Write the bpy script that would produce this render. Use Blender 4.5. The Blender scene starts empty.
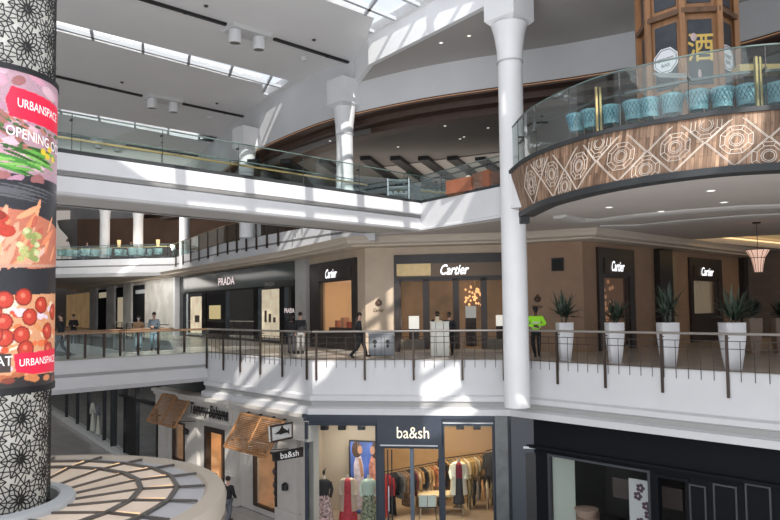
import bpy, math, random
from mathutils import Vector, Matrix, Euler
from mathutils.geometry import tessellate_polygon
random.seed(11)
PI = math.pi
COL = bpy.context.scene.collection

# ------------------------------------------------------------------ camera (eye 1.9 m above the middle gallery floor, z = 0)
F = 690.0
CAM = Vector((0, 0, 1.9))
ROT = Euler((math.radians(93.0), 0, 0)).to_matrix() @ Matrix.Rotation(math.radians(-0.7), 3, 'Z')
SH = 12.8
cd = bpy.data.cameras.new('camera'); cam = bpy.data.objects.new('camera', cd); COL.objects.link(cam)
cd.sensor_width = 36; cd.lens = F / 780 * 36; cd.shift_y = SH / 780; cd.clip_end = 400
cam.matrix_world = Matrix.Translation(CAM) @ ROT.to_4x4()
bpy.context.scene.camera = cam

# survey helpers: where the line of sight through a photo pixel meets a known level, depth or wall
def ray(px, py):
    return ROT @ Vector(((px - 390) / F, (260 - py + SH) / F, -1))
def at_z(px, py, z):
    d = ray(px, py); return CAM + d * ((z - CAM.z) / d.z)
def at_y(px, py, y):
    d = ray(px, py); return CAM + d * (y / d.y)
def proj(p):
    q = ROT.transposed() @ (Vector(p) - CAM)
    return 390 + F * q.x / -q.z, 260 + SH - F * q.y / -q.z

# ------------------------------------------------------------------ mesh builder
class MB:
    def __init__(s): s.v = []; s.f = []; s.m = []; s.mi = 0
    def add(s, vs, fs):
        b = len(s.v); s.v += [Vector(v) for v in vs]
        for f in fs: s.f.append([b + i for i in f]); s.m.append(s.mi)
    def box(s, x0, x1, y0, y1, z0, z1):
        s.add([(x0,y0,z0),(x1,y0,z0),(x1,y1,z0),(x0,y1,z0),(x0,y0,z1),(x1,y0,z1),(x1,y1,z1),(x0,y1,z1)],
              [(0,3,2,1),(4,5,6,7),(0,1,5,4),(1,2,6,5),(2,3,7,6),(3,0,4,7)])
    def hexa(s, p):       # eight corners, bottom four then top four
        s.add(p, [(0,3,2,1),(4,5,6,7),(0,1,5,4),(1,2,6,5),(2,3,7,6),(3,0,4,7)])
    def bar(s, p, q, w, h=None, up=(0,0,1)):
        p, q = Vector(p), Vector(q); h = h or w
        d = (q - p); 
        if d.length < 1e-6: return
        d.normalize(); up = Vector(up)
        if abs(d.dot(up)) > .98: up = Vector((1,0,0))
        a = d.cross(up).normalized() * w / 2; b = a.cross(d).normalized() * h / 2
        s.hexa([p-a-b, p+a-b, q+a-b, q-a-b, p-a+b, p+a+b, q+a+b, q-a+b])
    def tube(s, pts, r, n=8, cap=True):
        pts = [Vector(p) for p in pts]; rs = r if isinstance(r, (list, tuple)) else [r] * len(pts)
        rings = []; ref = None
        for i, p in enumerate(pts):
            d = (pts[min(i+1, len(pts)-1)] - pts[max(i-1, 0)]).normalized()
            if ref is None: ref = Vector((0,0,1)) if abs(d.z) < .9 else Vector((1,0,0))
            a = d.cross(ref)
            if a.length < 1e-4: ref = Vector((0,1,0)); a = d.cross(ref)
            a.normalize(); b = d.cross(a).normalized(); ref = b.cross(d) if False else ref
            rings.append([p + (a * math.cos(2*PI*k/n) + b * math.sin(2*PI*k/n)) * rs[i] for k in range(n)])
        vs = [v for rg in rings for v in rg]
        fs = [(i*n+k, i*n+(k+1)%n, (i+1)*n+(k+1)%n, (i+1)*n+k) for i in range(len(pts)-1) for k in range(n)]
        if cap: fs += [tuple(range(n))[::-1], tuple((len(pts)-1)*n + k for k in range(n))]
        s.add(vs, fs)
    def lathe(s, c, prof, n=24, a0=0, a1=2*PI, ph=0):
        c = Vector(c); full = abs(a1 - a0 - 2*PI) < 1e-6; m = n if full else n + 1
        vs = []; 
        for r, z in prof:
            for k in range(m):
                t = a0 + (a1-a0) * k / n + ph; vs.append(c + Vector((r*math.cos(t), r*math.sin(t), z)))
        fs = []
        for i in range(len(prof)-1):
            for k in range(n):
                k2 = (k+1) % m; fs.append((i*m+k, i*m+k2, (i+1)*m+k2, (i+1)*m+k))
        s.add(vs, fs)
    def ell(s, c, rx, ry, rz, n=12, m=8, R=None):
        c = Vector(c); vs = []; 
        for i in range(m+1):
            a = PI * i / m
            for k in range(n):
                t = 2*PI*k/n; p = Vector((rx*math.sin(a)*math.cos(t), ry*math.sin(a)*math.sin(t), rz*math.cos(a)))
                vs.append(c + (R @ p if R else p))
        s.add(vs, [(i*n+k, (i+1)*n+k, (i+1)*n+(k+1)%n, i*n+(k+1)%n) for i in range(m) for k in range(n)])
    def flat(s, loops, f0, f1=None):
        """tessellated outline with holes, mapped by f0 (and closed against f1)"""
        L = [[Vector((p[0], p[1], 0)) for p in lp] for lp in loops]
        pts = [p for lp in L for p in lp]; tr = tessellate_polygon(L)
        s.add([f0(p.x, p.y) for p in pts], [tuple(t) for t in tr])
        if f1:
            s.add([f1(p.x, p.y) for p in pts], [tuple(t)[::-1] for t in tr])
            for lp in L:
                n = len(lp)
                s.add([f0(p.x, p.y) for p in lp] + [f1(p.x, p.y) for p in lp], [(k, (k+1) % n, n+(k+1) % n, n+k) for k in range(n)])
    def prism(s, poly, z0, z1, holes=()):
        s.flat([poly] + list(holes), lambda x, y: Vector((x, y, z1)), lambda x, y: Vector((x, y, z0)))
    def sweep(s, path, prof, closed_prof=True):
        """path in plan; prof = (offset to the right-hand side of the path, z)"""
        P = [Vector((p[0], p[1])) for p in path]; n = len(P); rows = []
        for i in range(n):
            d1 = (P[i] - P[i-1]).normalized() if i else (P[1]-P[0]).normalized()
            d2 = (P[i+1] - P[i]).normalized() if i < n-1 else d1
            n1 = Vector((d1.y, -d1.x)); n2 = Vector((d2.y, -d2.x)); m = (n1 + n2)
            m = m / max(m.dot(n1), .3) if m.length > 1e-6 else n1
            rows.append([Vector((P[i].x + m.x*o, P[i].y + m.y*o, z)) for o, z in prof])
        k = len(prof); vs = [v for r in rows for v in r]
        fs = [(i*k+j, i*k+(j+1) % k, (i+1)*k+(j+1) % k, (i+1)*k+j) for i in range(n-1) for j in range(k if closed_prof else k-1)]
        if closed_prof: fs += [tuple(range(k)), tuple((n-1)*k + j for j in range(k))[::-1]]
        s.add(vs, fs)
    def build(s, name, mat, parent=None, world=False, smooth=False, subsurf=0):
        me = bpy.data.meshes.new(name)
        off = parent.matrix_basis.inverted() if (world and parent) else None
        me.from_pydata([tuple(off @ v) if off else tuple(v) for v in s.v], [], s.f)
        mats = mat if isinstance(mat, (list, tuple)) else [mat]
        for m in mats: me.materials.append(m)
        for p, mi in zip(me.polygons, s.m): p.material_index = mi
        if smooth:
            me.shade_smooth()
            try: me.set_sharp_from_angle(angle=math.radians(40))
            except Exception: pass
        me.update()
        o = bpy.data.objects.new(name, me); COL.objects.link(o)
        if parent: o.parent = parent
        if subsurf:
            md = o.modifiers.new('s', 'SUBSURF'); md.levels = md.render_levels = subsurf
        return o

def tag(o, label, cat, group=None):
    o['label'] = label; o['category'] = cat
    if group: o['group'] = group
    return o
def struct(o, label=None):
    o['kind'] = 'structure'
    return o
def thing(name, label, cat, loc=(0,0,0), rz=0, group=None):
    o = bpy.data.objects.new(name, None); COL.objects.link(o); o.location = loc; o.rotation_euler = (0, 0, rz)
    o.matrix_basis = Matrix.Translation(Vector(loc)) @ Matrix.Rotation(rz, 4, 'Z')
    return tag(o, label, cat, group)
KIDS = {}
def dup(root, loc, rz=0, label=None, group=None, scale=None, swap=None):
    def cp(o, parent):
        c = o.copy(); COL.objects.link(c); c.parent = parent
        for ch in [x for x in o.children]: cp(ch, c)
        return c
    r = cp(root, None); r.location = loc; r.rotation_euler = (0, 0, rz)
    if scale: r.scale = scale if isinstance(scale, (tuple, list)) else (scale,)*3
    if label: r['label'] = label
    if group: r['group'] = group
    return r

# ------------------------------------------------------------------ materials
MATS = {}
def mat(name, col, rough=.6, metal=0, emit=0, ecol=None, var=0, scale=3.0, bump=0, spec=.5, stretch=None):
    if name in MATS: return MATS[name]
    m = bpy.data.materials.new(name); m.use_nodes = True; nt = m.node_tree; b = nt.nodes['Principled BSDF']
    b.inputs['Base Color'].default_value = (*col, 1); b.inputs['Roughness'].default_value = rough
    b.inputs['Metallic'].default_value = metal; b.inputs['Specular IOR Level'].default_value = spec
    if emit:
        b.inputs['Emission Color'].default_value = (*(ecol or col), 1); b.inputs['Emission Strength'].default_value = emit
    if var or bump:
        tc = nt.nodes.new('ShaderNodeTexCoord'); no = nt.nodes.new('ShaderNodeTexNoise')
        no.inputs['Scale'].default_value = scale; no.inputs['Detail'].default_value = 5
        if stretch:
            mp = nt.nodes.new('ShaderNodeMapping'); mp.inputs['Scale'].default_value = stretch
            nt.links.new(tc.outputs['Object'], mp.inputs['Vector']); nt.links.new(mp.outputs[0], no.inputs['Vector'])
        else: nt.links.new(tc.outputs['Object'], no.inputs['Vector'])
        if var:
            cr = nt.nodes.new('ShaderNodeValToRGB')
            cr.color_ramp.elements[0].position = .3; cr.color_ramp.elements[1].position = .7
            cr.color_ramp.elements[0].color = tuple(max(0, c*(1-var)) for c in col) + (1,)
            cr.color_ramp.elements[1].color = tuple(min(1, c*(1+var)) for c in col) + (1,)
            nt.links.new(no.outputs['Fac'], cr.inputs['Fac']); nt.links.new(cr.outputs['Color'], b.inputs['Base Color'])
        if bump:
            bp = nt.nodes.new('ShaderNodeBump'); bp.inputs['Strength'].default_value = bump; bp.inputs['Distance'].default_value = .02
            nt.links.new(no.outputs['Fac'], bp.inputs['Height']); nt.links.new(bp.outputs['Normal'], b.inputs['Normal'])
    MATS[name] = m; return m

def glass(name, tint=(.85,.95,.92), refl=.12, rough=.0, mx=.5):
    if name in MATS: return MATS[name]
    m = bpy.data.materials.new(name); m.use_nodes = True; nt = m.node_tree; nt.nodes.remove(nt.nodes['Principled BSDF'])
    t = nt.nodes.new('ShaderNodeBsdfTransparent'); t.inputs[0].default_value = (*tint, 1)
    g = nt.nodes.new('ShaderNodeBsdfGlossy'); g.inputs['Roughness'].default_value = rough; g.inputs[0].default_value = (.9,.95,.95,1)
    lw = nt.nodes.new('ShaderNodeLayerWeight'); lw.inputs['Blend'].default_value = .25
    ma = nt.nodes.new('ShaderNodeMath'); ma.operation = 'MULTIPLY_ADD'; ma.inputs[1].default_value = mx; ma.inputs[2].default_value = refl
    mxn = nt.nodes.new('ShaderNodeMixShader')
    nt.links.new(lw.outputs['Fresnel'], ma.inputs[0]); nt.links.new(ma.outputs[0], mxn.inputs[0])
    nt.links.new(t.outputs[0], mxn.inputs[1]); nt.links.new(g.outputs[0], mxn.inputs[2])
    nt.links.new(mxn.outputs[0], nt.nodes['Material Output'].inputs['Surface'])
    MATS[name] = m; return m

def brickmat(name, c1, c2, mortar, sx, sz, msize=.01, rough=.5, axis='floor', off=.5, rot=0):
    if name in MATS: return MATS[name]
    m = bpy.data.materials.new(name); m.use_nodes = True; nt = m.node_tree; b = nt.nodes['Principled BSDF']
    tc = nt.nodes.new('ShaderNodeTexCoord'); mp = nt.nodes.new('ShaderNodeMapping'); br = nt.nodes.new('ShaderNodeTexBrick')
    if axis == 'wall': mp.inputs['Rotation'].default_value = (PI/2, 0, rot)
    else: mp.inputs['Rotation'].default_value = (0, 0, rot)
    br.inputs['Scale'].default_value = 1; br.inputs['Brick Width'].default_value = sx; br.inputs['Row Height'].default_value = sz
    br.inputs['Mortar Size'].default_value = msize; br.offset = off
    br.inputs['Color1'].default_value = (*c1,1); br.inputs['Color2'].default_value = (*c2,1); br.inputs['Mortar'].default_value = (*mortar,1)
    nt.links.new(tc.outputs['Object'], mp.inputs[0]); nt.links.new(mp.outputs[0], br.inputs['Vector'])
    nt.links.new(br.outputs['Color'], b.inputs['Base Color']); b.inputs['Roughness'].default_value = rough
    MATS[name] = m; return m

white = mat('white_plaster', (.68,.68,.69), .7, var=.03, scale=.6)
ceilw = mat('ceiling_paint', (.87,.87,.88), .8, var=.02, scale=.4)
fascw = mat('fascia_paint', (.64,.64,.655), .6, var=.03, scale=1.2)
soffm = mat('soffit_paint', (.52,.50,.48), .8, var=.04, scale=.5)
black = mat('black_metal', (.012,.012,.014), .45)
dark = mat('dark_void', (.02,.019,.018), .8)
bronze = mat('bronze_post', (.07,.05,.04), .4, .6)
railm = mat('brushed_rail', (.42,.38,.35), .35, .7)
wirem = mat('wire_mesh_metal', (.05,.04,.035), .5, .5)
brass = mat('aged_brass', (.55,.42,.18), .3, .8)
steel = mat('steel', (.5,.52,.54), .3, .9)
navy = mat('navy_lacquer', (.025,.035,.055), .45, var=.08)
navyd = mat('dark_shopfront', (.008,.009,.012), .75, spec=.15)
stone = mat('beige_stone', (.50,.40,.30), .55, var=.08, scale=1.5)
stoneb = mat('shaded_beige_stone', (.33,.205,.13), .55, var=.08, scale=1.5)  # the beige stone, darkened in colour for the dimmer right side
stoneg = mat('grey_stone', (.42,.41,.39), .5, var=.12, scale=1.2)
brown = mat('brown_cornice', (.085,.05,.038), .5, var=.1)
wood = mat('warm_wood', (.33,.16,.07), .5, var=.3, scale=6, stretch=(1,1,.15))
woodd = mat('dark_wood', (.12,.06,.03), .5, var=.3, scale=6, stretch=(1,1,.15))
hallc = mat('hall_ceiling', (.20,.185,.175), .8, var=.08, scale=.5)
hallw = mat('hall_wall', (.10,.055,.035), .7, var=.2, scale=.6)
GL = glass('balustrade_glass', (.94,.98,.97), .03, mx=.3)
GLs = glass('shop_glass', (.95,.965,.965), .0, mx=.3)
GLd = glass('dark_shop_glass', (.42,.46,.48), .22, mx=.6)
floorm = brickmat('gallery_tiles', (.50,.45,.40), (.54,.49,.43), (.35,.32,.30), .9, .9, .01, .25, off=0, rot=PI/4)
floorl = brickmat('lower_tiles', (.40,.38,.37), (.46,.44,.42), (.26,.25,.25), .9, .9, .012, .25, off=0, rot=PI/4)

# ------------------------------------------------------------------ text
_tc = {}
def text_geo(body, size=1, shear=0, bold=0, spacing=1):
    key = (body, shear, bold, spacing)
    if key not in _tc:
        cu = bpy.data.curves.new('t', 'FONT'); cu.body = body; cu.size = 1; cu.shear = shear; cu.offset = bold; cu.space_character = spacing
        cu.align_x = 'CENTER'; cu.align_y = 'CENTER'; cu.resolution_u = 3
        o = bpy.data.objects.new('t', cu); COL.objects.link(o)
        dg = bpy.context.evaluated_depsgraph_get(); dg.update()
        me = bpy.data.meshes.new_from_object(o.evaluated_get(dg))
        _tc[key] = ([v.co.copy() for v in me.vertices], [tuple(p.vertices) for p in me.polygons])
        bpy.data.objects.remove(o); bpy.data.meshes.remove(me)
    vs, fs = _tc[key]
    return [v * size for v in vs], fs
def text_on(mb, body, fn, size, width=None, **k):
    """fn(u, v) -> world point"""
    vs, fs = text_geo(body, size, **k)
    if not vs: return
    x0 = min(v.x for v in vs); x1 = max(v.x for v in vs); y0 = min(v.y for v in vs); y1 = max(v.y for v in vs)
    sx = (width / (x1 - x0)) if width else 1
    cx, cy = (x0+x1)/2, (y0+y1)/2
    mb.add([fn((v.x - cx) * sx, v.y - cy) for v in vs], fs)

# ------------------------------------------------------------------ wall frame
class Wall:
    def __init__(s, A, B):
        s.A = Vector((A[0], A[1], 0)); s.B = Vector((B[0], B[1], 0)); s.t = (s.B - s.A).normalized(); s.L = (s.B - s.A).length
        s.n = Vector((s.t.y, -s.t.x, 0))
    def P(s, u, z, d=0): return s.A + s.t * u + s.n * d + Vector((0, 0, z))
    def px(s, x, y, d=0):
        r = ray(x, y); o = s.A + s.n * d
        k = (o - CAM).dot(s.n) / r.dot(s.n); p = CAM + r * k
        return (p - s.A).dot(s.t), p.z
    def u(s, x, d=0): return s.px(x, 330, d)[0]
    def z(s, x, y, d=0): return s.px(x, y, d)[1]
    def box(s, mb, u0, u1, z0, z1, d0, d1):
        P = s.P
        mb.hexa([P(u0,z0,d0), P(u1,z0,d0), P(u1,z0,d1), P(u0,z0,d1), P(u0,z1,d0), P(u1,z1,d0), P(u1,z1,d1), P(u0,z1,d1)])
    def panel(s, mb, u0, u1, z0, z1, holes, th=.25):
        hs = [[(a, c), (b, c), (b, d), (a, d)] for a, b, c, d in holes]
        mb.flat([[(u0,z0),(u1,z0),(u1,z1),(u0,z1)]] + hs, lambda x, y: s.P(x, y, 0), lambda x, y: s.P(x, y, -th))
    def frame(s, mb, u0, u1, z0, z1, w, d0, d1):
        s.box(mb, u0, u0+w, z0, z1, d0, d1); s.box(mb, u1-w, u1, z0, z1, d0, d1)
        s.box(mb, u0+w, u1-w, z1-w, z1, d0, d1); s.box(mb, u0+w, u1-w, z0, z0+w, d0, d1)
bpy.context.scene.view_settings.view_transform='Standard'
H1, H2, H3 = -6.5, 0.0, 6.2
def xy(p): return (p[0], p[1])
def ext(p, q, d):       # point beyond q from p by d
    v = (Vector(xy(q)) - Vector(xy(p))).normalized(); return (q[0] + v.x*d, q[1] + v.y*d)
# ---- middle gallery edge
A = xy(at_z(208, 352, 0)); B = xy(at_z(313, 360, 0)); C = xy(at_z(512, 359.5, 0)); D0 = xy(at_z(780, 374, 0)); D = ext(C, D0, 7)
E0 = xy(at_z(55, 361, 0)); E = ext(A, E0, 16)
def off(p, q, d):       # offset of p to the left of p->q
    v = (Vector(q) - Vector(p)).normalized(); return (p[0] - v.y*d, p[1] + v.x*d)
vE = (Vector(A) - Vector(E)).normalized(); nE = Vector((-vE.y, vE.x))
A2 = tuple(Vector(A) + nE * 3.2); E2 = tuple(Vector(E) + nE * 3.2)
WL = [(-1.12, 31.0), xy(at_z(300, 260, 4.65)), xy(at_z(180, 277, 4.65)), (-40, 88)]
W1 = WL[0]; W2 = xy(at_z(527, 244, 4.65)); W3 = xy(at_z(582, 241, 4.65)); W4 = xy(at_z(741, 257.6, 4.65))
N1 = (-14.0, 44.0); N2 = (-24.0, 60.0)
mb = MB(); mb.prism([E, A, B, C, D, (D[0]+25, D[1]), (40, 75), (-45, 90), N2, N1, A2, E2], -.35, 0)
struct(mb.build('floor', floorm))
mb = MB(); mb.prism([(-60,-5),(40,-5),(40,75),(-60,95)], H1-.3, H1); struct(mb.build('floor', floorl))
# fascia of the middle gallery with its cornice
bayf = [(0,-.02),(.05,-.02),(.05,-1.28),(.22,-1.34),(.22,-1.50),(.10,-1.56),(.10,-1.72),(.34,-1.78),(.34,-2.0),(0,-2.0)]
mb = MB(); mb.sweep([A, B, C, D], bayf); struct(mb.build('trim_1', fascw))
brf = [(0,-.02),(.05,-.02),(.05,-.55),(-.02,-.58),(-.02,-.66),(.05,-.7),(.05,-1.15),(-.1,-1.35),(-.4,-1.35),(-.4,-.02)]
mb = MB(); mb.sweep([E, A], brf); mb.sweep([A2, E2], brf)
mb.prism([tuple(Vector(E)+nE*.2), tuple(Vector(A)+nE*.2), tuple(Vector(A)+nE*3.0), tuple(Vector(E)+nE*3.0)], -1.3, -.3)
struct(mb.build('trim_2', fascw))
mb = MB(); mb.sweep([N2, N1, A2], [(0,0),(.05,0),(.05,-1.2),(0,-1.2)]); struct(mb.build('trim_3', fascw))
# ---- upper gallery
G0 = xy(at_z(60, 152.6, H3)); G1 = xy(at_z(421, 203.5, H3)); Gs = ext(G1, G0, 14)
vG = (Vector(G1) - Vector(Gs)).normalized(); nG = Vector((-vG.y, vG.x))
Gb0 = tuple(Vector(Gs) + nG*2.3); Gb1 = tuple(Vector(G1) + nG*2.3 - vG*1.0)
G2 = xy(at_z(502, 186.5, H3)); G3 = (4.78, G2[1]-.05); G4 = (4.78, 23.2)
topx = [(513,173),(525,163),(540,155),(565,145.5),(600,135),(640,127),(688,119),(735,113),(780,109.5),(830,108),(900,111),(990,120)]
botx = [(523,216),(532,211),(546,204.5),(566,198.5),(592,192),(634,184),(683,177),(731,172),(780,169),(832,168),(900,171),(990,181)]
ZB = 4.85
rimT = [at_z(x, y, H3) for x, y in topx]; rimB = [at_z(x, y, ZB) for x, y in botx]
K = [Gb1, xy(at_z(376,239,5.1)), (-5.6, 37.5), (-10.4, 43.6), (-17.2, 55.0), (-27, 56.5), (-45,57)]
slab = [G1, G2, G3, G4] + [xy(p) for p in rimT] + [(45, rimT[-1].y), (45, 92), (-50, 92), (-50,57)] + K[::-1]
mb = MB(); mb.prism(slab, H3-.25, H3); struct(mb.build('floor', mat('upper_floor', (.2,.17,.15), .4)))
mb = MB(); mb.prism([Gs, G1, Gb1, Gb0], H3-.25, H3); struct(mb.build('floor', MATS['upper_floor']))
mb = MB()
gf = [(0,0),(.05,0),(.05,-.46),(-.04,-.5),(-.04,-.60),(.05,-.64),(.05,-1.05),(-.02,-1.12),(-.3,-1.12),(-.3,0)]
mb.sweep([Gs, G1], gf)
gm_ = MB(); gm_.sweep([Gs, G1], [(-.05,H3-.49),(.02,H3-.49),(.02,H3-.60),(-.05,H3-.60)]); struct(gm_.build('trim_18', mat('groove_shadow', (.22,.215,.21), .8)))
gm_ = MB(); gm_.sweep([E, A], [(-.02,-.56),(.03,-.56),(.03,-.66),(-.02,-.66)]); struct(gm_.build('trim_19', mat('soft_groove_shadow', (.36,.355,.35), .8)))  # grey strips painted for the shade inside the grooves
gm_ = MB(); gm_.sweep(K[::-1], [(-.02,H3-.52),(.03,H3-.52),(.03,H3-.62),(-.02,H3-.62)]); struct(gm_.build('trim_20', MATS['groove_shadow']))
gm_ = MB(); gm_.sweep([A, B, C, D], [(.0,-1.55),(.13,-1.55),(.13,-1.74),(.0,-1.74)]); struct(gm_.build('trim_21', MATS['soft_groove_shadow'])); mb.sweep([Gb1, Gb0], [(-.3,0),(.05,0),(.05,-1.1),(-.3,-1.1)])
mb.prism([tuple(Vector(Gs)+nG*.2), tuple(Vector(G1)+nG*.2), tuple(Vector(Gb1)-nG*.2), tuple(Vector(Gb0)-nG*.2)], H3-1.1, H3-.25) if False else None
struct(mb.build('trim_4', fascw)); bpy.data.objects['trim_4'].location.z = H3
mb = MB(); mb.prism([tuple(Vector(Gs)+nG*.2), tuple(Vector(G1)+nG*.2), tuple(Vector(Gb1)-nG*.1), tuple(Vector(Gb0)-nG*.1)], H3-1.1, H3-.26)
struct(mb.build('ceiling', soffm))
mb = MB(); mb.sweep([G1, G2, G3, G4, xy(rimT[0])], [(0,H3),(.05,H3),(.05,H3-1.0),(.12,H3-1.04),(.12,H3-1.12),(-.3,H3-1.12),(-.3,H3)]); struct(mb.build('trim_5', fascw))
mb = MB(); mb.sweep(K[::-1], [(0,H3),(.05,H3),(.05,H3-.5),(-.02,H3-.53),(-.02,H3-.6),(.05,H3-.63),(.05,H3-1.12),(-.15,H3-1.4),(-.4,H3-1.4),(-.4,H3)])
struct(mb.build('trim_6', fascw))
# ceiling under the upper gallery, with a warm lit tray on the right
ZC = 5.05
und = [tuple(Vector(G1)+Vector((.1,.1))), (G2[0]+.15,G2[1]+.2), (G3[0]+.1,G3[1]+.2), (G4[0]+.1, G4[1]), (5.2, 22.2)] + [(p.x*1.0+.35, p.y+.6) for p in rimB[1:]] + [(45, rimT[-1].y+.5), (45, 90), (-48,90), (-48,57.5)] + [(p[0]+.3, p[1]+.3) for p in K[::-1]]
tray = [xy(at_z(x, y, ZC)) for x, y in [(684,240),(800,250.5),(930,244),(800,233.5)]]
tray2 = [xy(at_z(x, y, ZC)) for x, y in [(462,238),(560,239.5),(566,234),(505,232.5)]]
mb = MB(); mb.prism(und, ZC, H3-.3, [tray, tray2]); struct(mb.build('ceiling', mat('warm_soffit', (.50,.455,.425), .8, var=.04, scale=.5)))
cove = mat('cove_glow', (.8,.6,.35), .8, emit=1.3, ecol=(1,.72,.36))
mb = MB()
for t in (tray, tray2):
    mb.prism(t, ZC+.45, ZC+.5)
struct(mb.build('ceiling', mat('tray_ceiling', (.55,.42,.26), .8, emit=.25, ecol=(1,.7,.35))))
mb = MB()
for t in (tray, tray2):
    for i in range(4):
        a, b = Vector(t[i]), Vector(t[(i+1) % 4]); c = (Vector(t[0])+Vector(t[1])+Vector(t[2])+Vector(t[3]))/4
        a2 = a + (c-a)*.04; b2 = b + (c-b)*.04
        mb.bar((a2.x,a2.y,ZC+.3), (b2.x,b2.y,ZC+.3), .12, .05)
struct(mb.build('trim_7', cove))
# drop border along the shop walls and curved ceiling steps on the right
mb = MB()
wallpath = [WL[3], WL[2], WL[1], W1, W2, W3, W4]
mb.sweep(wallpath, [(-.3,4.65),(.9,4.65),(.9,4.72),(1.15,4.78),(1.15,4.9),(1.3,5.06),(-.3,5.06)]); struct(mb.build('trim_8', mat('cream_border', (.55,.48,.40), .7)))
mb = MB()
arc = [at_z(x, y, ZC-.02) for x, y in [(553,216.5),(575,221),(600,221),(640,216),(690,211.5),(740,208),(800,206),(900,209)]]
mb.sweep([xy(p) for p in arc], [(0,ZC+.02),(.5,ZC+.02),(.5,ZC-.05),(.35,ZC-.1),(0,ZC-.1)])
arc = [at_z(x, y, ZC-.02) for x, y in [(598,227),(640,226),(690,221),(740,217),(800,214),(900,216)]]
mb.sweep([xy(p) for p in arc], [(0,ZC+.02),(.4,ZC+.02),(.4,ZC-.04),(0,ZC-.08)])
struct(mb.build('trim_9', soffm))
# wooden balcony front on the right (leans in towards the bottom)
nseg = 10
def catm(P, n):
    out = []
    for i in range(len(P)-1):
        p0 = P[max(i-1,0)]; p1 = P[i]; p2 = P[i+1]; p3 = P[min(i+2, len(P)-1)]
        for k in range(n):
            t = k/n; out.append(.5*((2*p1)+(p2-p0)*t+(2*p0-5*p1+4*p2-p3)*t*t+(3*p1-p0-3*p2+p3)*t**3))
    return out + [P[-1]]
RT = catm(rimT, nseg); RB = catm(rimB, nseg)
# ------------------------------------------------------------------ roof, skylights, curved bulkhead
ZHI, ZLO, ZR, ZHALL = 14.1, 12.9, 11.4, 10.7
rimpx = [(70,233),(85,228.5),(100,224),(130,219),(180,200),(225,170),(258,150),(300,131),(342,117),(420,100),(500,88),(523,85),(580,77),(650,65),(715,50),(780,32),(850,5),(940,-40)]
rimP = catm([at_z(x, y, ZR) for x, y in rimpx], 5); rimXY = [xy(p) for p in rimP]
a0 = at_z(369,64,ZLO); a1 = at_z(440,28,ZLO); a2 = ext(a0, a1, 28)
ki = min(range(len(rimP)), key=lambda i: abs(proj(rimP[i])[0] - 352))
SUN = Vector((.25,-.8,.6)).normalized()
slot1 = [at_z(x, y, ZHI) for x, y in [(-150,-31),(20,11.5),(240,67.5),(291,81),(264,97),(262,84),(236,78),(20,21),(-150,-24)]]
slot2 = [at_z(x, y, ZHI) for x, y in [(270,-21),(325,0),(374,18),(367,36),(428,.5),(500,-45),(440,-90)]]
slot3 = [at_z(x, y, ZHI) for x, y in [(-130,74),(30,103.5),(200,134),(232,140),(250,128),(256,131),(236,146),(196,139.5),(30,108),(-130,77.5)]]
O1 = [(-9,15.4),(-4.6,8.2),(5.6,8.2),(6.7,13.0),(6.6,17.0),(.5,18.2),(-4,18.8)]  # from here on, unseen openings, shaped to place the sun patches
O2 = [(8.4,2.2),(12.0,2.2),(11.5,7.4),(8.9,8.6),(7.0,7.0)]
O3 = [(-1.8,3.6),(3.4,3.6),(4.2,7.6),(-1.8,7.6)]
O4 = [(-23.5,41),(-26,50),(-36,50),(-36,41)]
openings = [[xy(p) for p in slot1], [xy(p) for p in slot2], [xy(p) for p in slot3], O1, O2, O3]
hi = [(-60, 96), (-60,-12), (40,-12), (40, a2[1])] if False else None
hi = rimXY[:ki+1] + [xy(a0), xy(a1), a2, (a2[0], -14), (-60,-14), (-60, rimXY[0][1])]
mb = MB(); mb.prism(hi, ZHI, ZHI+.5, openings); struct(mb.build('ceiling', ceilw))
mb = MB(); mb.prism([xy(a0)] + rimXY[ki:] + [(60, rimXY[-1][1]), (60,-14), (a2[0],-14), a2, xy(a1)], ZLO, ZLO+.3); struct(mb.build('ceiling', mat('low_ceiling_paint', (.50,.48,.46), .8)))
mb = MB(); mb.sweep([rimXY[ki], xy(a0), a2], [(.03,ZLO-.04),(.03,ZHI+.2),(-.2,ZHI+.2),(-.2,ZLO-.04)]); struct(mb.build('trim_10', ceilw))
# lift: walls of the skylight wells and their glazing bars
mb = MB(); gb = MB()
for o in openings:
    zt = ZHI + .4
    mb.flat([o], lambda x, y: Vector((x, y, ZHI)), lambda x, y: Vector((x, y, zt))) if False else None
    for i in range(len(o)):
        p, q = o[i], o[(i+1) % len(o)]
        mb.hexa([Vector((p[0],p[1],ZHI)), Vector((q[0],q[1],ZHI)), Vector((q[0],q[1]+.01,ZHI)), Vector((p[0],p[1]+.01,ZHI)),
                 Vector((p[0],p[1],zt)), Vector((q[0],q[1],zt)), Vector((q[0],q[1]+.01,zt)), Vector((p[0],p[1]+.01,zt))]) if o is not O1 and o is not O2 and o is not O3 and o is not O4 else None
struct(mb.build('trim_11', white))
mb = MB()
for s_ in (slot1, slot2, slot3): mb.prism([xy(p) for p in s_], ZHI+.12, ZHI+.16)
struct(mb.build('window_2', glass('skylight_glass', (.98,.99,1), 0, mx=.1)))
def clip(o, a, d):      # segment of the line a + t d inside polygon o
    ts = []
    for i in range(len(o)):
        p, q = Vector(o[i]), Vector(o[(i+1) % len(o)]); e = q - p; den = d.x*e.y - d.y*e.x
        if abs(den) < 1e-9: continue
        w_ = p - a; t = (w_.x*e.y - w_.y*e.x)/den; s_ = (w_.x*d.y - w_.y*d.x)/den
        if 0 <= s_ <= 1: ts.append(t)
    ts.sort(); return [(a + d*ts[i], a + d*ts[i+1]) for i in range(0, len(ts)-1, 2)]
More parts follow.
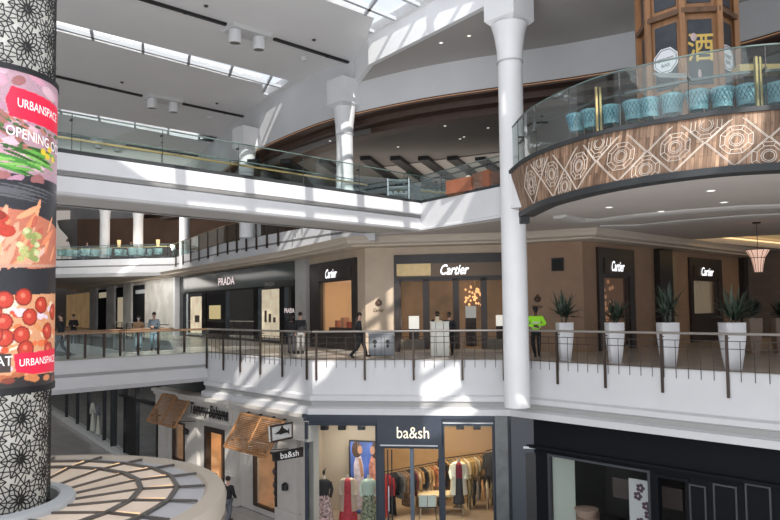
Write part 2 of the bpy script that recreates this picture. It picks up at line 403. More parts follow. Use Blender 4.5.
for o in openings:
    c = sum((Vector(p) for p in o), Vector((0,0)))/len(o); vis = o in openings[:3]
    z = ZHI + (.03 if vis else .2)
    for d, sp, w in ((Vector((1,1)).normalized(), 1.7 if not vis else 1.6, .34 if not vis else .14), (Vector((-.35,1)).normalized(), 2.2 if not vis else 2.1, .36 if not vis else .12)):  # over the unseen openings the bars are widened to cast shadows
        nrm = Vector((-d.y, d.x))
        for k in range(-16, 17):
            for p, q in clip(o, c + nrm*k*sp, d): gb.bar((p.x,p.y,z), (q.x,q.y,z), w, .15)
struct(gb.build('window_1', mat('glazing_bar', (.5,.52,.55), .5)))
# curved bulkhead and the stepped brown cornice round the food hall
mb = MB(); mb.sweep(rimXY, [(0,ZR),(0,ZHI+.4),(-.25,ZHI+.4),(-.25,ZR)]); struct(mb.build('trim_12', white))
mb = MB()
mb.sweep(rimXY, [(.06,ZR+.04),(.06,ZR-.14),(-.62,ZR-.14),(-.62,ZR+.04)])
mb.sweep(rimXY, [(-.6,ZR-.1),(-.6,ZR-.42),(-1.3,ZR-.42),(-1.3,ZR-.1)])
mb.sweep(rimXY, [(-1.28,ZR-.36),(-1.28,ZHALL-.02),(-2.1,ZHALL-.02),(-2.1,ZR-.36)])
struct(mb.build('trim_13', brown))
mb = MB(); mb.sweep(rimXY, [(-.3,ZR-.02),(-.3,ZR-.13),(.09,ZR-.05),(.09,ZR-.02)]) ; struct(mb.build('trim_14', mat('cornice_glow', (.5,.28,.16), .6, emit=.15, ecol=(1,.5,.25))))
hc = [(p[0], p[1]+1.6) for p in rimXY[3:]]
mb = MB(); mb.prism(hc + [(60, 85), (-40, 85)], ZHALL, ZHALL+.3); struct(mb.build('ceiling', hallc))
# walls closing the upper gallery
mb = MB(); mb.box(-30, 60, 66, 66.3, H3, ZHALL+.2); struct(mb.build('wall_back', hallw))
mb = MB(); mb.box(-75, 20, 93, 93.3, H1, 20); mb.box(-60,-59.7,20,93,H1,20); struct(mb.build('wall_far', mat('grey_wall', (.20,.18,.17), .8)))
# slanting black beams under the food hall ceiling
for i, x in enumerate([252, 285, 322, 365, 395, 423, 452, 480, 540, 590]):
    p = at_z(x, 158 + (3 if i < 3 else 0), ZHALL-.12); q = at_z(x+30, 180, ZHALL-.12); q = Vector(ext(p, q, 4)).to_3d() + Vector((0,0,p.z))
    mb = MB(); mb.bar(p, q, .6, .24)
    o = mb.build('ceiling_beam', black); tag(o, 'slanting black beam under the dark ceiling of the upper food hall', 'beam', 'black ceiling beams')
lightstrip = MB()
hp = at_z(440,163,ZHALL-.02)
mb = MB(); mb.prism([xy(at_z(x,y,ZHALL-.02)) for x,y in [(372,168),(500,152),(500,176),(420,186)]], ZHALL-.06, ZHALL-.03); struct(mb.build('ceiling', mat('pale_hall_panel', (.42,.40,.38), .8)))
# ------------------------------------------------------------------ shop walls of the middle gallery
ZT = 5.0
V1 = Wall(WL[3], WL[2]); V2 = Wall(WL[2], WL[1]); V3 = Wall(WL[1], W1); FR = Wall(W1, W2); FR2 = Wall(W2, W3); RT_ = Wall(W3, W4); RT2 = Wall(W4, (W4[0]+22, W4[1]-6))
def hole(W, x0, x1, ytop, zb=0.05):
    xm = (x0+x1)/2; return (W.u(x0), W.u(x1), zb, W.z(xm, ytop))
frh = hole(FR, 400, 508, 278, 0.12)
v3h = hole(V3, 321, 354, 280, .75)
rh1 = hole(RT_, 603, 629, 276, .1); rh2 = hole(RT_, 693, 718, 279, 1.35)
mb = MB(); V3.panel(mb, 0, V3.L, 0, ZT, [v3h]); FR.panel(mb, 0, FR.L, 0, ZT, [frh]); struct(mb.build('wall_front', stone))
mb = MB(); FR2.panel(mb, 0, FR2.L, 0, ZT, []); RT_.panel(mb, 0, RT_.L, 0, ZT, [rh1, rh2]); struct(mb.build('wall_right', stoneb))
mb = MB(); RT2.panel(mb, 0, RT2.L, 0, ZT, []); struct(mb.build('wall_side', brickmat('brown_stone_tiles', (.085,.055,.04), (.11,.07,.05), (.05,.035,.03), .9, .35, .008, .5, 'wall')))
mb = MB(); V1.panel(mb, 0, V1.L, 0, ZT, []); V2.panel(mb, 0, V2.L*1, 0, ZT, [hole(V2, 183, 298.5, 281)]); struct(mb.build('wall_left', stoneg))

emis_in = mat('lit_shop_interior', (.26,.165,.10), .7, emit=.07, ecol=(1,.62,.35), var=.55, scale=.7)
goldp = mat('gold_panel', (.60,.44,.22), .35, .4, var=.1)
walnut = mat('walnut_frame', (.045,.03,.024), .4)
letters = mat('lit_letters', (.95,.95,1), .4, emit=1.6, ecol=(.95,.97,1))
def portal(W, name, label, x0, x1, yt, h, band_z, text, tx, tw, cat='shop front', panels=(), door=False, bandmat=None, th=.4):
    """dark stone portal around an opening, sign band above it, display window below"""
    u0, u1 = W.u(x0), W.u(x1); z1 = W.z((x0+x1)/2, yt); hu0, hu1, hz0, hz1 = h
    t = thing(name, label, cat, W.P((u0+u1)/2, 0, 0))
    mb = MB(); W.box(mb, u0, hu0, 0, z1, 0, .12); W.box(mb, hu1, u1, 0, z1, 0, .12); W.box(mb, hu0, hu1, hz1, z1, 0, .12)
    if hz0 > .3: W.box(mb, hu0, hu1, 0, hz0, 0, .12)
    mb.build('portal_frame', mat('dark_granite', (.035,.028,.026), .3, var=.2), t, True)
    zb = z1 - .38*(z1-hz1) if band_z is None else band_z
    mb = MB(); W.box(mb, hu0+.02, hu1-.02, hz1+.08, zb, .12, .17); mb.build('sign_band', bandmat or mat('bronze_band', (.06,.045,.035), .35, .4), t, True)
    if text:
        mb = MB(); cu, cz = W.u(tx), (hz1+.08+zb)/2
        text_on(mb, text, lambda a, b: W.P(cu+a, cz+b, .2), .62 if text == 'Cartier' else .5, tw, shear=.35, bold=.012); mb.build('lettering', letters, t, True)
    return t
# Cartier entrance
ct = portal(FR, 'shop_facade', 'wide dark granite shop front with gold panel and white script above the glazed entrance', 395, 512, 254, frh, None, 'Cartier', 456, 1.25, bandmat=mat('gold_bronze_band', (.13,.09,.06), .3, .5))
mb = MB(); FR.box(mb, FR.u(398), FR.u(432), FR.z(415,276), FR.z(415,264), .17, .2); mb.build('gold_panel', goldp, ct, True)
z0, z1 = frh[2], frh[3]
mb = MB()
for a in (400, 425, 428, 455, 458, 483, 486, 507): FR.box(mb, FR.u(a)-.07, FR.u(a)+.07, z0, z1, -.1, .06)
FR.box(mb, frh[0], frh[1], z1-.12, z1, -.1, .06); mb.build('door_frame', walnut, ct, True)
mb = MB(); FR.box(mb, frh[0], frh[1], z0, z1, -.03, -.02); mb.build('glazing', GLs, ct, True)
for a, b in ((401,424),(487,507)): mb = MB(); FR.box(mb, FR.u(a), FR.u(b), z0, .55, -.1, .08); mb.build('plinth', mat('olive_stone', (.14,.12,.09), .4), ct, True)
# interior boxes behind openings
def interior(W, h, depth, m, floor=True):
    u0,u1,z0,z1 = h; mb = MB(); P = W.P
    u0 -= .3; u1 += .3; z0 -= .05; z1 += .15
    mb.add([P(u0,z0,-.26),P(u1,z0,-.26),P(u1,z0,-depth),P(u0,z0,-depth),P(u0,z1,-.26),P(u1,z1,-.26),P(u1,z1,-depth),P(u0,z1,-depth)],
           [(0,1,2,3),(4,7,6,5),(3,2,6,7),(0,3,7,4),(1,5,6,2)])
    o = mb.build('wall_interior', m); struct(o); return o
interior(FR, frh, 3.6, emis_in)
interior(V3, v3h, 1.6, mat('warm_display', (.62,.40,.22), .7, emit=.30, ecol=(1,.66,.36)))
interior(RT_, rh1, 1.2, mat('dim_display', (.16,.08,.05), .7, emit=.08, ecol=(1,.5,.25)))
interior(RT_, rh2, .5, mat('window_display', (.30,.23,.16), .7, emit=.10, ecol=(1,.7,.45)))
# left Cartier window
cw = portal(V3, 'shop_window', 'dark framed lit window with white script, between grey and beige stone piers', 312, 358, 261, v3h, None, 'Cartier', 335, 1.35)
mb = MB(); V3.frame(mb, *v3h, .07, -.1, .06); mb.build('window_frame', walnut, cw, True)
mb = MB(); V3.box(mb, *v3h, -.05, -.04); mb.build('glazing', GLs, cw, True)
# right Cartier door and window
cr = portal(RT_, 'shop_window', 'tall narrow dark window with coppery display, right of the square vent', 598, 634, 249, rh1, None, 'Cartier', 616, 1.1)
mb = MB(); RT_.frame(mb, *rh1, .1, -.1, .06); mb.build('window_frame', walnut, cr, True)
mb = MB(); RT_.box(mb, *rh1, -.05, -.04); mb.build('glazing', GLs, cr, True)
mb = MB()
for i in range(46):
    u = random.uniform(rh1[0]+.2, rh1[1]-.2); z = random.uniform(1.2, rh1[3]-.2); c = RT_.P(u, z, -.6 - random.random()*.3)
    mb.ell(c, .07, .05, .1, 6, 4)
mb.build('copper_leaves', mat('copper_leaf', (.55,.25,.12), .35, .5, emit=.3, ecol=(1,.5,.25)), cr, True)
cq = portal(RT_, 'shop_window', 'dark framed window with pale skyline picture near the hanging lamp', 690, 722, 259, rh2, None, 'Cartier', 706, 1.5)
mb = MB(); RT_.frame(mb, *rh2, .12, -.1, .06); mb.build('window_frame', walnut, cq, True)
mb = MB(); RT_.box(mb, *rh2, -.05, -.04); mb.build('glazing', GLs, cq, True)
mb = MB(); u = rh2[0]+.2
while u < rh2[1]-.3:
    wv = random.uniform(.12,.3); RT_.box(mb, u, u+wv*.8, rh2[2]+.05, rh2[2]+random.uniform(.8,2.4), -.4, -.3); u += wv
mb.build('skyline_panels', mat('cream_cutout', (.55,.45,.32), .6, emit=.12, ecol=(1,.8,.55)), cq, True)
# dark pilasters on the right
for x0, x1, lb in ((656, 669, 'dark marble pilaster between two tan walls on the right'), (741, 752, 'dark marble pilaster at the far right corner of the tan wall')):
    mb = MB(); RT_.box(mb, RT_.u(x0), RT_.u(x1), 0, 4.6, 0, .3); tag(mb.build('pilaster', mat('dark_marble', (.02,.018,.017), .3, var=.3)), lb, 'pilaster')
mb = MB(); RT_.box(mb, RT_.u(669), RT_.u(674), 0, 4.4, 0, .2); tag(mb.build('brass_pilaster_strip', mat('dull_gold', (.35,.27,.16), .4, .4)), 'slim dull gold strip beside the dark marble pilaster', 'trim strip')
# wall logo emblems
def emblem(W, x, y, lb):
    t = thing('wall_emblem', lb, 'sign', W.P(W.u(x), 0, 0)); u = W.u(x); z = W.z(x, y)
    m = mat('bronze_letters', (.10,.06,.04), .4, .5); mb = MB()
    for k in range(14):
        a = 2*PI*k/14; r = .13; c = W.P(u + r*math.cos(a)*.9, z + r*math.sin(a)*.8, .03); mb.ell(c, .04,.02,.04,6,4)
    mb.ell(W.P(u, z-.02, .03), .11, .03, .10, 12, 6); mb.ell(W.P(u, z+.16, .03), .05,.02,.04,6,4); mb.build('crest', m, t, True)
    mb = MB(); text_on(mb, 'Cartier', lambda a, b: W.P(u+a, z-.32+b, .03), .22, .5, shear=.35, bold=.01); mb.build('lettering', m, t, True)
emblem(FR, 379, 303, 'bronze crest and script on the sunlit beige wall')
emblem(FR2, 538.5, 299, 'bronze crest and script on the tan wall behind the guard')
t = thing('wall_vent', 'square black louvred vent high on the tan wall', 'vent', FR2.P(FR2.u(559),0,0))
mb = MB(); u0,u1 = FR2.u(553.5), FR2.u(565.5); za, zb = FR2.z(559,271), FR2.z(559,258); FR2.frame(mb, u0,u1,za,zb,.05,0,.08); mb.build('vent_frame', black, t, True)
mb = MB()
for k in range(6): FR2.box(mb, u0+.05, u1-.05, za+.05+k*(zb-za-.1)/6, za+.09+k*(zb-za-.1)/6, 0, .05)
FR2.box(mb, u0, u1, za, zb, 0, .015); mb.build('louvres', dark, t, True)
# grey stone corner pillar between Prada and Cartier
mb = MB(); V3.box(mb, -.2, V3.u(310), 0, 4.65, 0, .22); struct(mb.build('trim_15', stoneg))

# ---- Prada
ph = hole(V2, 183, 298.5, 281)
t = thing('shop_facade', 'long glossy black shop front with five pinkish lit capital letters', 'shop front', V2.P(V2.u(240),0,0))
gloss = mat('black_gloss', (.012,.012,.014), .12)
mb = MB(); V2.box(mb, ph[0], ph[1], 3.35, 4.62, -.1, .15); mb.build('fascia_panel', mat('smoked_glass_panel', (.075,.085,.083), .15), t, True)
mb = MB()
for x0, x1 in ((181.5,184),(203,207),(208,227),(255,259.5),(281,286),(293,298.5)): V2.box(mb, V2.u(x0), V2.u(x1), 0, 3.4, -.15, .1)
V2.box(mb, ph[0], ph[1], 3.25, 3.4, -.15, .12); V2.box(mb, ph[0], ph[1], 0, .12, -.15, .12); mb.build('black_piers', gloss, t, True)
mb = MB(); V2.box(mb, ph[0], ph[1], .1, 3.3, -.05, -.04); mb.build('glazing', GLd, t, True)
mb = MB(); text_on(mb, 'PRADA', lambda a, b: V2.P(V2.u(229)+a, 3.9+b, .2), .7, 2.9, bold=.02); mb.build('lettering', mat('pink_lit_letters', (.75,.62,.62), .4, emit=.5, ecol=(1,.85,.85)), t, True)
mb = MB(); V2.box(mb, V2.u(267), V2.u(298), V2.z(283,287), V2.z(283,281), .15, .22); mb.build('sign_bar', black, t, True)
mb = MB(); text_on(mb, 'PRADA', lambda a, b: V2.P(V2.u(273.5)+a, V2.z(274,284)+b, .24), .3, 1.3, bold=.02); mb.build('small_lettering', mat('dim_letters', (.3,.3,.3), .5), t, True)
mb = MB(); text_on(mb, 'PRADA', lambda a, b: V2.P(V2.u(291.5)+a, V2.z(291,310.5)+b, .13), .36, 1.25, bold=.02); mb.build('door_lettering', MATS['pink_lit_letters'], t, True)
cream_lit = mat('cream_lit_panel', (.72,.62,.45), .6, emit=.25, ecol=(1,.85,.6))
for x0, x1, zt in ((191,202,3.0),(262.5,280,3.15)): mb = MB(); V2.box(mb, V2.u(x0), V2.u(x1), .3, zt, -.02, .04); mb.build('lit_display_panel', mat('cream_lit_window', (.72,.62,.45), .6, emit=.32, ecol=(1,.85,.6), var=.35, scale=1.4), t, True)
mb = MB(); V2.box(mb, V2.u(211), V2.u(222), 1.35, 2.3, .02, .14); mb.build('lit_niche', mat('niche_glow', (.55,.45,.22), .6, emit=.3, ecol=(1,.8,.4)), t, True)
for k in range(3):
    u = V2.u(262.5) + (V2.u(280)-V2.u(262.5))*(.25+.25*k); mb = MB(); V2.box(mb, u-.1, u+.1, 1.2, 1.9-.2*k, .04, .1); mb.build('displayed_bag', walnut, t, True)
mb = MB(); V2.box(mb, V2.u(196), V2.u(200), 1.1, 1.6, .04, .1); mb.build('displayed_bag', walnut, t, True)
interior(V2, ph, 3.2, mat('dark_shop_interior', (.035,.033,.033), .6))
# ---- stone-clad shops further left
t = thing('shop_facade', 'pale patterned stone shop front with dark doorways left of the glossy black one', 'shop front', V1.P(V1.u(140),0,0))
for x0, x1 in ((92,99),(109,117),(126,134),(148,178)): mb = MB(); V1.box(mb, V1.u(x0), V1.u(x1), 0, 4.75, 0, .3); mb.build('stone_pier', mat('patterned_stone', (.58,.57,.53), .35, var=.25, scale=.8), t, True)
for x0, x1 in ((99,109),(117,126),(134,148)): mb = MB(); V1.box(mb, V1.u(x0), V1.u(x1), 0, 4.4, 0, .12); mb.build('dark_doorway', navyd, t, True)
mb = MB(); V1.box(mb, V1.u(119), V1.u(124.5), .4, 3.4, .12, .16); mb.build('lit_panel', cream_lit, t, True)
mb = MB(); V1.box(mb, V1.u(100), V1.u(108), 3.5, 4.1, .12, .16); mb.build('door_sign', cream_lit, t, True)
mb = MB(); text_on(mb, 'MAX MARA', lambda a, b: V1.P(V1.u(141)+a, 3.75+b, .16), .7, 3.0) if False else V1.box(mb, V1.u(137), V1.u(146), 3.6, 3.95, .12, .16); mb.build('sign_strip', mat('pale_sign', (.5,.52,.55), .5), t, True)
mb = MB(); V1.box(mb, V1.u(62), V1.u(91), .1, 4.3, .05, .1); tag(mb.build('shop_window', mat('amber_window', (.45,.30,.17), .5, emit=.12, ecol=(1,.65,.3), var=.5, scale=.5)), 'amber lit shop window furthest along the left gallery', 'shop window')
# ------------------------------------------------------------------ wooden balcony front
plank = brickmat('reclaimed_planks', (.22,.125,.08), (.40,.26,.17), (.07,.045,.03), .55, .11, .004, .65, 'wall', rot=0)
def plankmat():
    m = bpy.data.materials.new('reclaimed_wood'); m.use_nodes = True; nt = m.node_tree; b = nt.nodes['Principled BSDF']; b.inputs['Roughness'].default_value = .6
    uv = nt.nodes.new('ShaderNodeUVMap'); br = nt.nodes.new('ShaderNodeTexBrick'); mp = nt.nodes.new('ShaderNodeMapping'); mp.inputs['Rotation'].default_value = (0,0,PI/2)
    br.inputs['Scale'].default_value = 1; br.inputs['Brick Width'].default_value = .62; br.inputs['Row Height'].default_value = .085; br.inputs['Mortar Size'].default_value = .004
    br.inputs['Color1'].default_value = (.13,.075,.045,1); br.inputs['Color2'].default_value = (.36,.225,.145,1); br.inputs['Mortar'].default_value = (.05,.03,.02,1)
    no = nt.nodes.new('ShaderNodeTexNoise'); no.inputs['Scale'].default_value = 3.5; mp2 = nt.nodes.new('ShaderNodeMapping'); mp2.inputs['Scale'].default_value = (4,.7,1)
    mx = nt.nodes.new('ShaderNodeMix'); mx.data_type = 'RGBA'; mx.blend_type = 'OVERLAY'; mx.inputs[0].default_value = .85
    L = nt.links.new
    L(uv.outputs[0], mp.inputs[0]); L(mp.outputs[0], br.inputs['Vector']); L(uv.outputs[0], mp2.inputs[0]); L(mp2.outputs[0], no.inputs['Vector'])
    L(br.outputs['Color'], mx.inputs[6]); L(no.outputs['Fac'], mx.inputs[7]); L(mx.outputs[2], b.inputs['Base Color'])
    return m
bal = thing('wooden_balcony', 'curved reclaimed-wood balcony front with white geometric line pattern', 'balcony', (rimT[5].x, rimT[5].y, 0))
mb = MB(); n = len(RT); ZR2 = 10
for i in range(n): pass
vs = []; arcl = [0]
for i in range(1, n): arcl.append(arcl[-1] + (RT[i]-RT[i-1]).length)
TOPZ, BOTZ = H3-.02, ZB+.1
def balP(s, z, d=0):
    i = 0
    while i < n-2 and arcl[i+1] < s: i += 1
    t = (s - arcl[i]) / max(arcl[i+1]-arcl[i], 1e-6); a = RT[i].lerp(RT[i+1], t); b = RB[i].lerp(RB[i+1], t)
    k = (z - 4.85) / (H3 - 4.85); p = b.lerp(a, k); dr = (RT[i+1]-RT[i]).normalized(); nn = Vector((dr.y, -dr.x, 0))
    return Vector((p.x, p.y, z)) + nn*d
zs = [BOTZ + (TOPZ-BOTZ)*j/6 for j in range(7)]
grid = [[balP(arcl[i], z, .08) for z in zs] for i in range(n)]
mb.add([v for r in grid for v in r], [(i*7+j, (i+1)*7+j, (i+1)*7+j+1, i*7+j+1) for i in range(n-1) for j in range(6)])
o = mb.build('wood_cladding', plankmat(), bal, True, smooth=True)
uvl = o.data.uv_layers.new(name='UVMap')
for lp in o.data.loops:
    vi = lp.vertex_index; uvl.data[lp.index].uv = (arcl[vi//7], zs[vi%7])
mb = MB(); path = [xy(p) for p in RT]; mb.sweep(path, [(-.1,H3-.03),(.14,H3-.03),(.14,H3+.08),(-.1,H3+.08)]); mb.build('top_rim', mat('charcoal_rim', (.025,.028,.03), .5), bal, True)
mb = MB(); mb.sweep([xy(p) for p in RB], [(-.35,ZB-.04),(.14,ZB-.04),(.14,ZB+.12),(-.35,ZB+.12)]); mb.box(4.22,4.5,22.0,22.3,ZB-.25,H3-.1); mb.build('bottom_rim', MATS['charcoal_rim'], bal, True)
# inlaid white line pattern: squares on their corner with concentric octagons
lines = []
def seg(a, b): lines.append((a, b))
hh = TOPZ - BOTZ; cz = (TOPZ+BOTZ)/2
def inz(p): return BOTZ+.02 <= p[1] <= TOPZ-.1
def addpoly(c, r, nn, ph, step=1):
    P = [(c[0]+r*math.cos(ph+2*PI*k/nn), c[1]+r*math.sin(ph+2*PI*k/nn)) for k in range(nn)]
    for k in range(nn): seg(P[k], P[(k+1) % nn])
s = 2.0; q = 0
while s < 15.5:
    c = (s, cz + ((.42 if q % 4 == 1 else -.42) if q % 2 else 0))
    for r in (.11,.15): addpoly(c, r, 10, 0)
    for r in (.24,.34): addpoly(c, r, 8, PI/8)
    for k in range(8):
        a = PI/8 + k*PI/4; seg((c[0]+.24*math.cos(a), c[1]+.24*math.sin(a)), (c[0]+.34*math.cos(a), c[1]+.34*math.sin(a)))
    if q % 2 == 0:
        R_ = .62
        for off_ in (0, .035): addpoly(c, R_-off_, 4, 0)
    s += .62; q += 1
mb = MB()
for a, b in lines:
    m_ = 12
    for k in range(m_):
        p = (a[0]+(b[0]-a[0])*k/m_, a[1]+(b[1]-a[1])*k/m_); p2 = (a[0]+(b[0]-a[0])*(k+1)/m_, a[1]+(b[1]-a[1])*(k+1)/m_)
        if inz(p) and inz(p2): 
            P, Q = balP(p[0], p[1], .085), balP(p2[0], p2[1], .085); mb.bar(P, Q, .012, .012)
mb.build('line_pattern', mat('pale_inlay', (.62,.55,.48), .6), bal, True)

# ------------------------------------------------------------------ columns
colm = mat('column_paint', (.78,.78,.79), .5, var=.03, scale=1)
def column(x, y, z0, z1, r, label, cap=True, grp=None, flare=1.35, ring=True):
    t = thing('white_column', label, 'column', (x, y, z0), 0, grp)
    h = z1 - z0; mb = MB()
    if cap: prof = [(r,0),(r*.96,h-1.55),(r*1.0,h-1.5),(r*1.05,h-1.1),(r*1.22,h-.6),(r*flare,h-.25)]
    else: prof = [(r,0),(r,h)]
    mb.lathe((0,0,0), prof, 32); mb.build('shaft', colm, t, smooth=True)
    if ring:
        mb = MB(); mb.lathe((0,0,0), [(r*.95,h-1.6),(r*1.05,h-1.6),(r*1.05,h-1.55),(r*.95,h-1.55)], 32); mb.build('shaft_ring', mat('ring_grey', (.5,.5,.52), .5), t)
    if cap:
        mb = MB(); a = r*1.4; b = r*2.0
        mb.hexa([Vector((0,-a*1.1,h-.25)), Vector((a*1.1,0,h-.25)), Vector((0,a*1.1,h-.25)), Vector((-a*1.1,0,h-.25)), Vector((0,-b,h-.1)), Vector((b,0,h-.1)), Vector((0,b,h-.1)), Vector((-b,0,h-.1))])
        mb.hexa([Vector((0,-b,h-.1)), Vector((b,0,h-.1)), Vector((0,b,h-.1)), Vector((-b,0,h-.1)), Vector((0,-b,h+1.1)), Vector((b,0,h+1.1)), Vector((0,b,h+1.1)), Vector((-b,0,h+1.1))])
        mb.build('capital_block', colm, t)
    return t
column(4.30, 23.80, -1.5, 12.05, .44, 'tallest white column rising past two floors in the centre right', flare=1.45)
c = at_y(345, 195, 33.0); column(c.x, 33.0, H3, 11.9, .42, 'white column with angular capital standing behind the upper bridge')
c = at_y(246.5, 180, 40.5); column(c.x, 40.5, H3, 11.6, .42, 'slim white column at the left end of the brown curved cornice')
for x, y, lb in ((104.5, 60, 'leftmost of the round columns behind the far teal-chaired bridge'), (138, 60, 'second round column behind the far teal-chaired bridge')):
    c = at_y(x, 260, y); column(c.x, y, H3-1, 11.6, .43, 'white round column, ' + lb, ring=False)
c = at_y(184.5, 260, 53.2); column(c.x, 53.2, 4.6, 12, .40, 'white column rising from the far gallery edge left of the balcony railing', cap=False, ring=False)
c = at_y(243.5, 250, 41.9); mb = MB(); mb.box(c.x-.22, c.x+.22, 41.9, 42.4, 4.85, 12.0); struct(mb.build('wall_pier', colm))
c = at_y(80, 250, 75.0)
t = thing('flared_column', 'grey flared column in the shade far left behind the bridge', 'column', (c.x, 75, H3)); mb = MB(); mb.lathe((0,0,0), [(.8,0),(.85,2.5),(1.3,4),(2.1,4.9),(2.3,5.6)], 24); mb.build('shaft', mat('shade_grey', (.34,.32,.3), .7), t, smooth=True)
V0 = V2.P(-.1, 0, 0); mb = MB(); V2.box(mb, -.15, .25, 0, 4.8, .1, .5); struct(mb.build('trim_16', colm))

# ------------------------------------------------------------------ balustrades
def lerp2(p, q, t): return (p[0]+(q[0]-p[0])*t, p[1]+(q[1]-p[1])*t)
def balustrade(name, label, p, q, z, posts, wires=True, h=1.07, drop=.75, off_=.12, rail=railm, rr=.04, postw=.075, glassm=None, grp=None, wirestep=.37):
    d = (Vector(q)-Vector(p)); L = d.length; d.normalize(); nn = Vector((d.y, -d.x)) * off_
    t = thing(name, label, 'railing', (p[0], p[1], z), 0, grp)
    def X(s, zz, o=1): return Vector((p[0]+d.x*s+nn.x*o, p[1]+d.y*s+nn.y*o, zz))
    mb = MB(); mb.tube([X(0,z+h), X(L,z+h)], rr, 8); mb.build('handrail', rail, t, True, smooth=True)
    for s in posts:
        mb = MB(); mb.bar(X(s, z-drop), X(s, z+h+.02), postw*.7, postw, up=(d.x,d.y,0)); 
        mb.bar(X(s, z+h-.12, 1), X(s, z+h-.12, -.6), .03,.03); mb.build('post', bronze, t, True)
    if wires:
        mb = MB(); k = 0; s = wirestep/2
        while s < L:
            mb.bar(X(s, z-.28), X(s, z+.86), .016); s += wirestep
        for zz in (.86, .64, .02): mb.bar(X(0, z+zz), X(L, z+zz), .02)
        mb.build('wire_mesh', wirem, t, True)
    if glassm:
        mb = MB(); mb.hexa([X(0,z+.03), X(L,z+.03), X(L,z+.03,1.1), X(0,z+.03,1.1), X(0,z+h), X(L,z+h), X(L,z+h,1.1), X(0,z+h,1.1)]); mb.build('glass_panel', glassm, t, True)
    return t
def onseg(p, q, px_, z=0):      # distance along p->q seen in column px_
    W = Wall(p, q); return W.px(px_, 340)[0]
LAB = 'bronze-post wire-mesh railing '
balustrade('gallery_railing', LAB+'on the sloping edge in front of the glossy black shop', A, B, 0, [onseg(A,B,x) for x in (209,225.6,242.6,262.8,284.6,309)])
balustrade('gallery_railing', LAB+'in front of the wide glazed granite entrance', B, C, 0, [onseg(B,C,x) for x in (317,365,413.5,462,503)])
balustrade('gallery_railing', LAB+'in front of the tall white planters', C, D, 0, [onseg(C,D,x) for x in (528,558.5,606,662.7,728)] + [onseg(C,D,728)+2.3, onseg(C,D,728)+4.6])
Lb = (Vector(A)-Vector(E)).length
ps = [onseg(E,A,x) for x in (63,76,97,114,120,127,140,154,168,181,199)]
balustrade('bridge_railing', 'teak-topped glass railing on the near edge of the middle bridge', E, A, 0, [Lb*.1, Lb*.3] + [onseg(E,A,x) for x in (67,84,103,119,137,157,183)], wires=False, drop=-.05, rail=mat('teak_rail', (.34,.20,.12), .4), rr=.05, glassm=GL, postw=.09)
balustrade('bridge_railing', 'teak-topped glass railing on the rear edge of the middle bridge', A2, E2, 0, [Lb*k/9 for k in range(1,9)], wires=False, drop=-.05, rail=MATS['teak_rail'], rr=.03, glassm=GL)
balustrade('gallery_railing', 'far railing along the left gallery before the stone shops', N2, N1, 0, [k*2.0 for k in range(1,9)], drop=.2)
def glassrail(name, label, path, z, posts_px=None, h=1.1, step=2.6, topm=None, hand=None, handz=.95, base=.12, postm=None, inner=.12, cat='railing', topr=.018):
    t = thing(name, label, cat, (path[0][0], path[0][1], z))
    mb = MB(); mb.sweep(path, [(.0,z+base),(.0,z+h),(-.02,z+h),(-.02,z+base)]); mb.build('glass_panel', GL, t, True)
    mb = MB(); mb.sweep(path, [(.03,z-.02),(.03,z+base),(-.05,z+base),(-.05,z-.02)]); mb.build('base_channel', MATS['charcoal_rim'], t, True)
    mb = MB(); mb.sweep(path, [(.012,z+h-.01),(.012,z+h+.02),(-.032,z+h+.02),(-.032,z+h-.01)]); mb.build('top_edge', mat('glass_edge', (.10,.14,.13), .3), t, True)
    if hand:
        mb = MB(); mb.sweep(path, [(-inner,z+handz-.03),(-inner,z+handz+.03),(-inner-.06,z+handz+.03),(-inner-.06,z+handz-.03)]); mb.build('handrail', hand, t, True)
    P = [Vector(p) for p in path]; s = step*.5
    for i in range(len(P)-1):
        L = (P[i+1]-P[i]).length; d = (P[i+1]-P[i]).normalized(); nn = Vector((d.y,-d.x))
        while s < L:
            c = P[i]+d*s; m2 = MB(); m2.bar((c.x,c.y,z+base),(c.x,c.y,z+h),.006,.02); c2 = c - nn*inner
            m2.bar((c.x,c.y,z+handz),(c2.x,c2.y,z+handz),.05,.05); m2.build('glass_clamp', MATS['charcoal_rim'], t, True); s += step
        s -= L
    return t
glassrail('glass_balustrade', 'clear glass balustrade on the near edge of the upper bridge', [Gs, G1], H3, h=1.12)
glassrail('glass_balustrade', 'clear glass balustrade with brass handrail on the rear edge of the upper bridge', [Gb1, Gb0], H3, h=1.12, hand=brass, inner=.1)
glassrail('glass_balustrade', 'clear glass balustrade before the orange banquettes', [G1, G2, (4.7,G2[1])], H3, h=1.12, hand=MATS['charcoal_rim'])
gp = [xy(p) for p in RT[::2]]
gt = glassrail('glass_balustrade', 'tall curved glass balustrade above the wooden balcony front', gp, H3+.06, h=1.42, base=.05, hand=mat('dark_steel', (.08,.09,.09), .3, .7), handz=.9, inner=.2, step=1.6)
for x in (600, 762):
    i = min(range(len(RT)), key=lambda i: abs(proj(RT[i])[0]-x)); p = RT[i]; mb = MB(); mb.bar((p.x-.04,p.y+.1,H3+.1),(p.x-.04,p.y+.1,H3+1.25),.09,.05); mb.bar((p.x+.06,p.y+.1,H3+.1),(p.x+.06,p.y+.1,H3+1.25),.05,.05)
    mb.build('brass_post', mat('post_brass', (.34,.26,.12), .35, .7), gt, True)
glassrail('glass_balustrade', 'glass balustrade with brass rail on the far teal-chaired bridge', [(-45,57), (-27,56.5), (-17.2,55.0)], H3, h=1.12, hand=brass)
wingp = [(-17.2,55.0), (-10.4,43.6), (-5.6,37.5)]
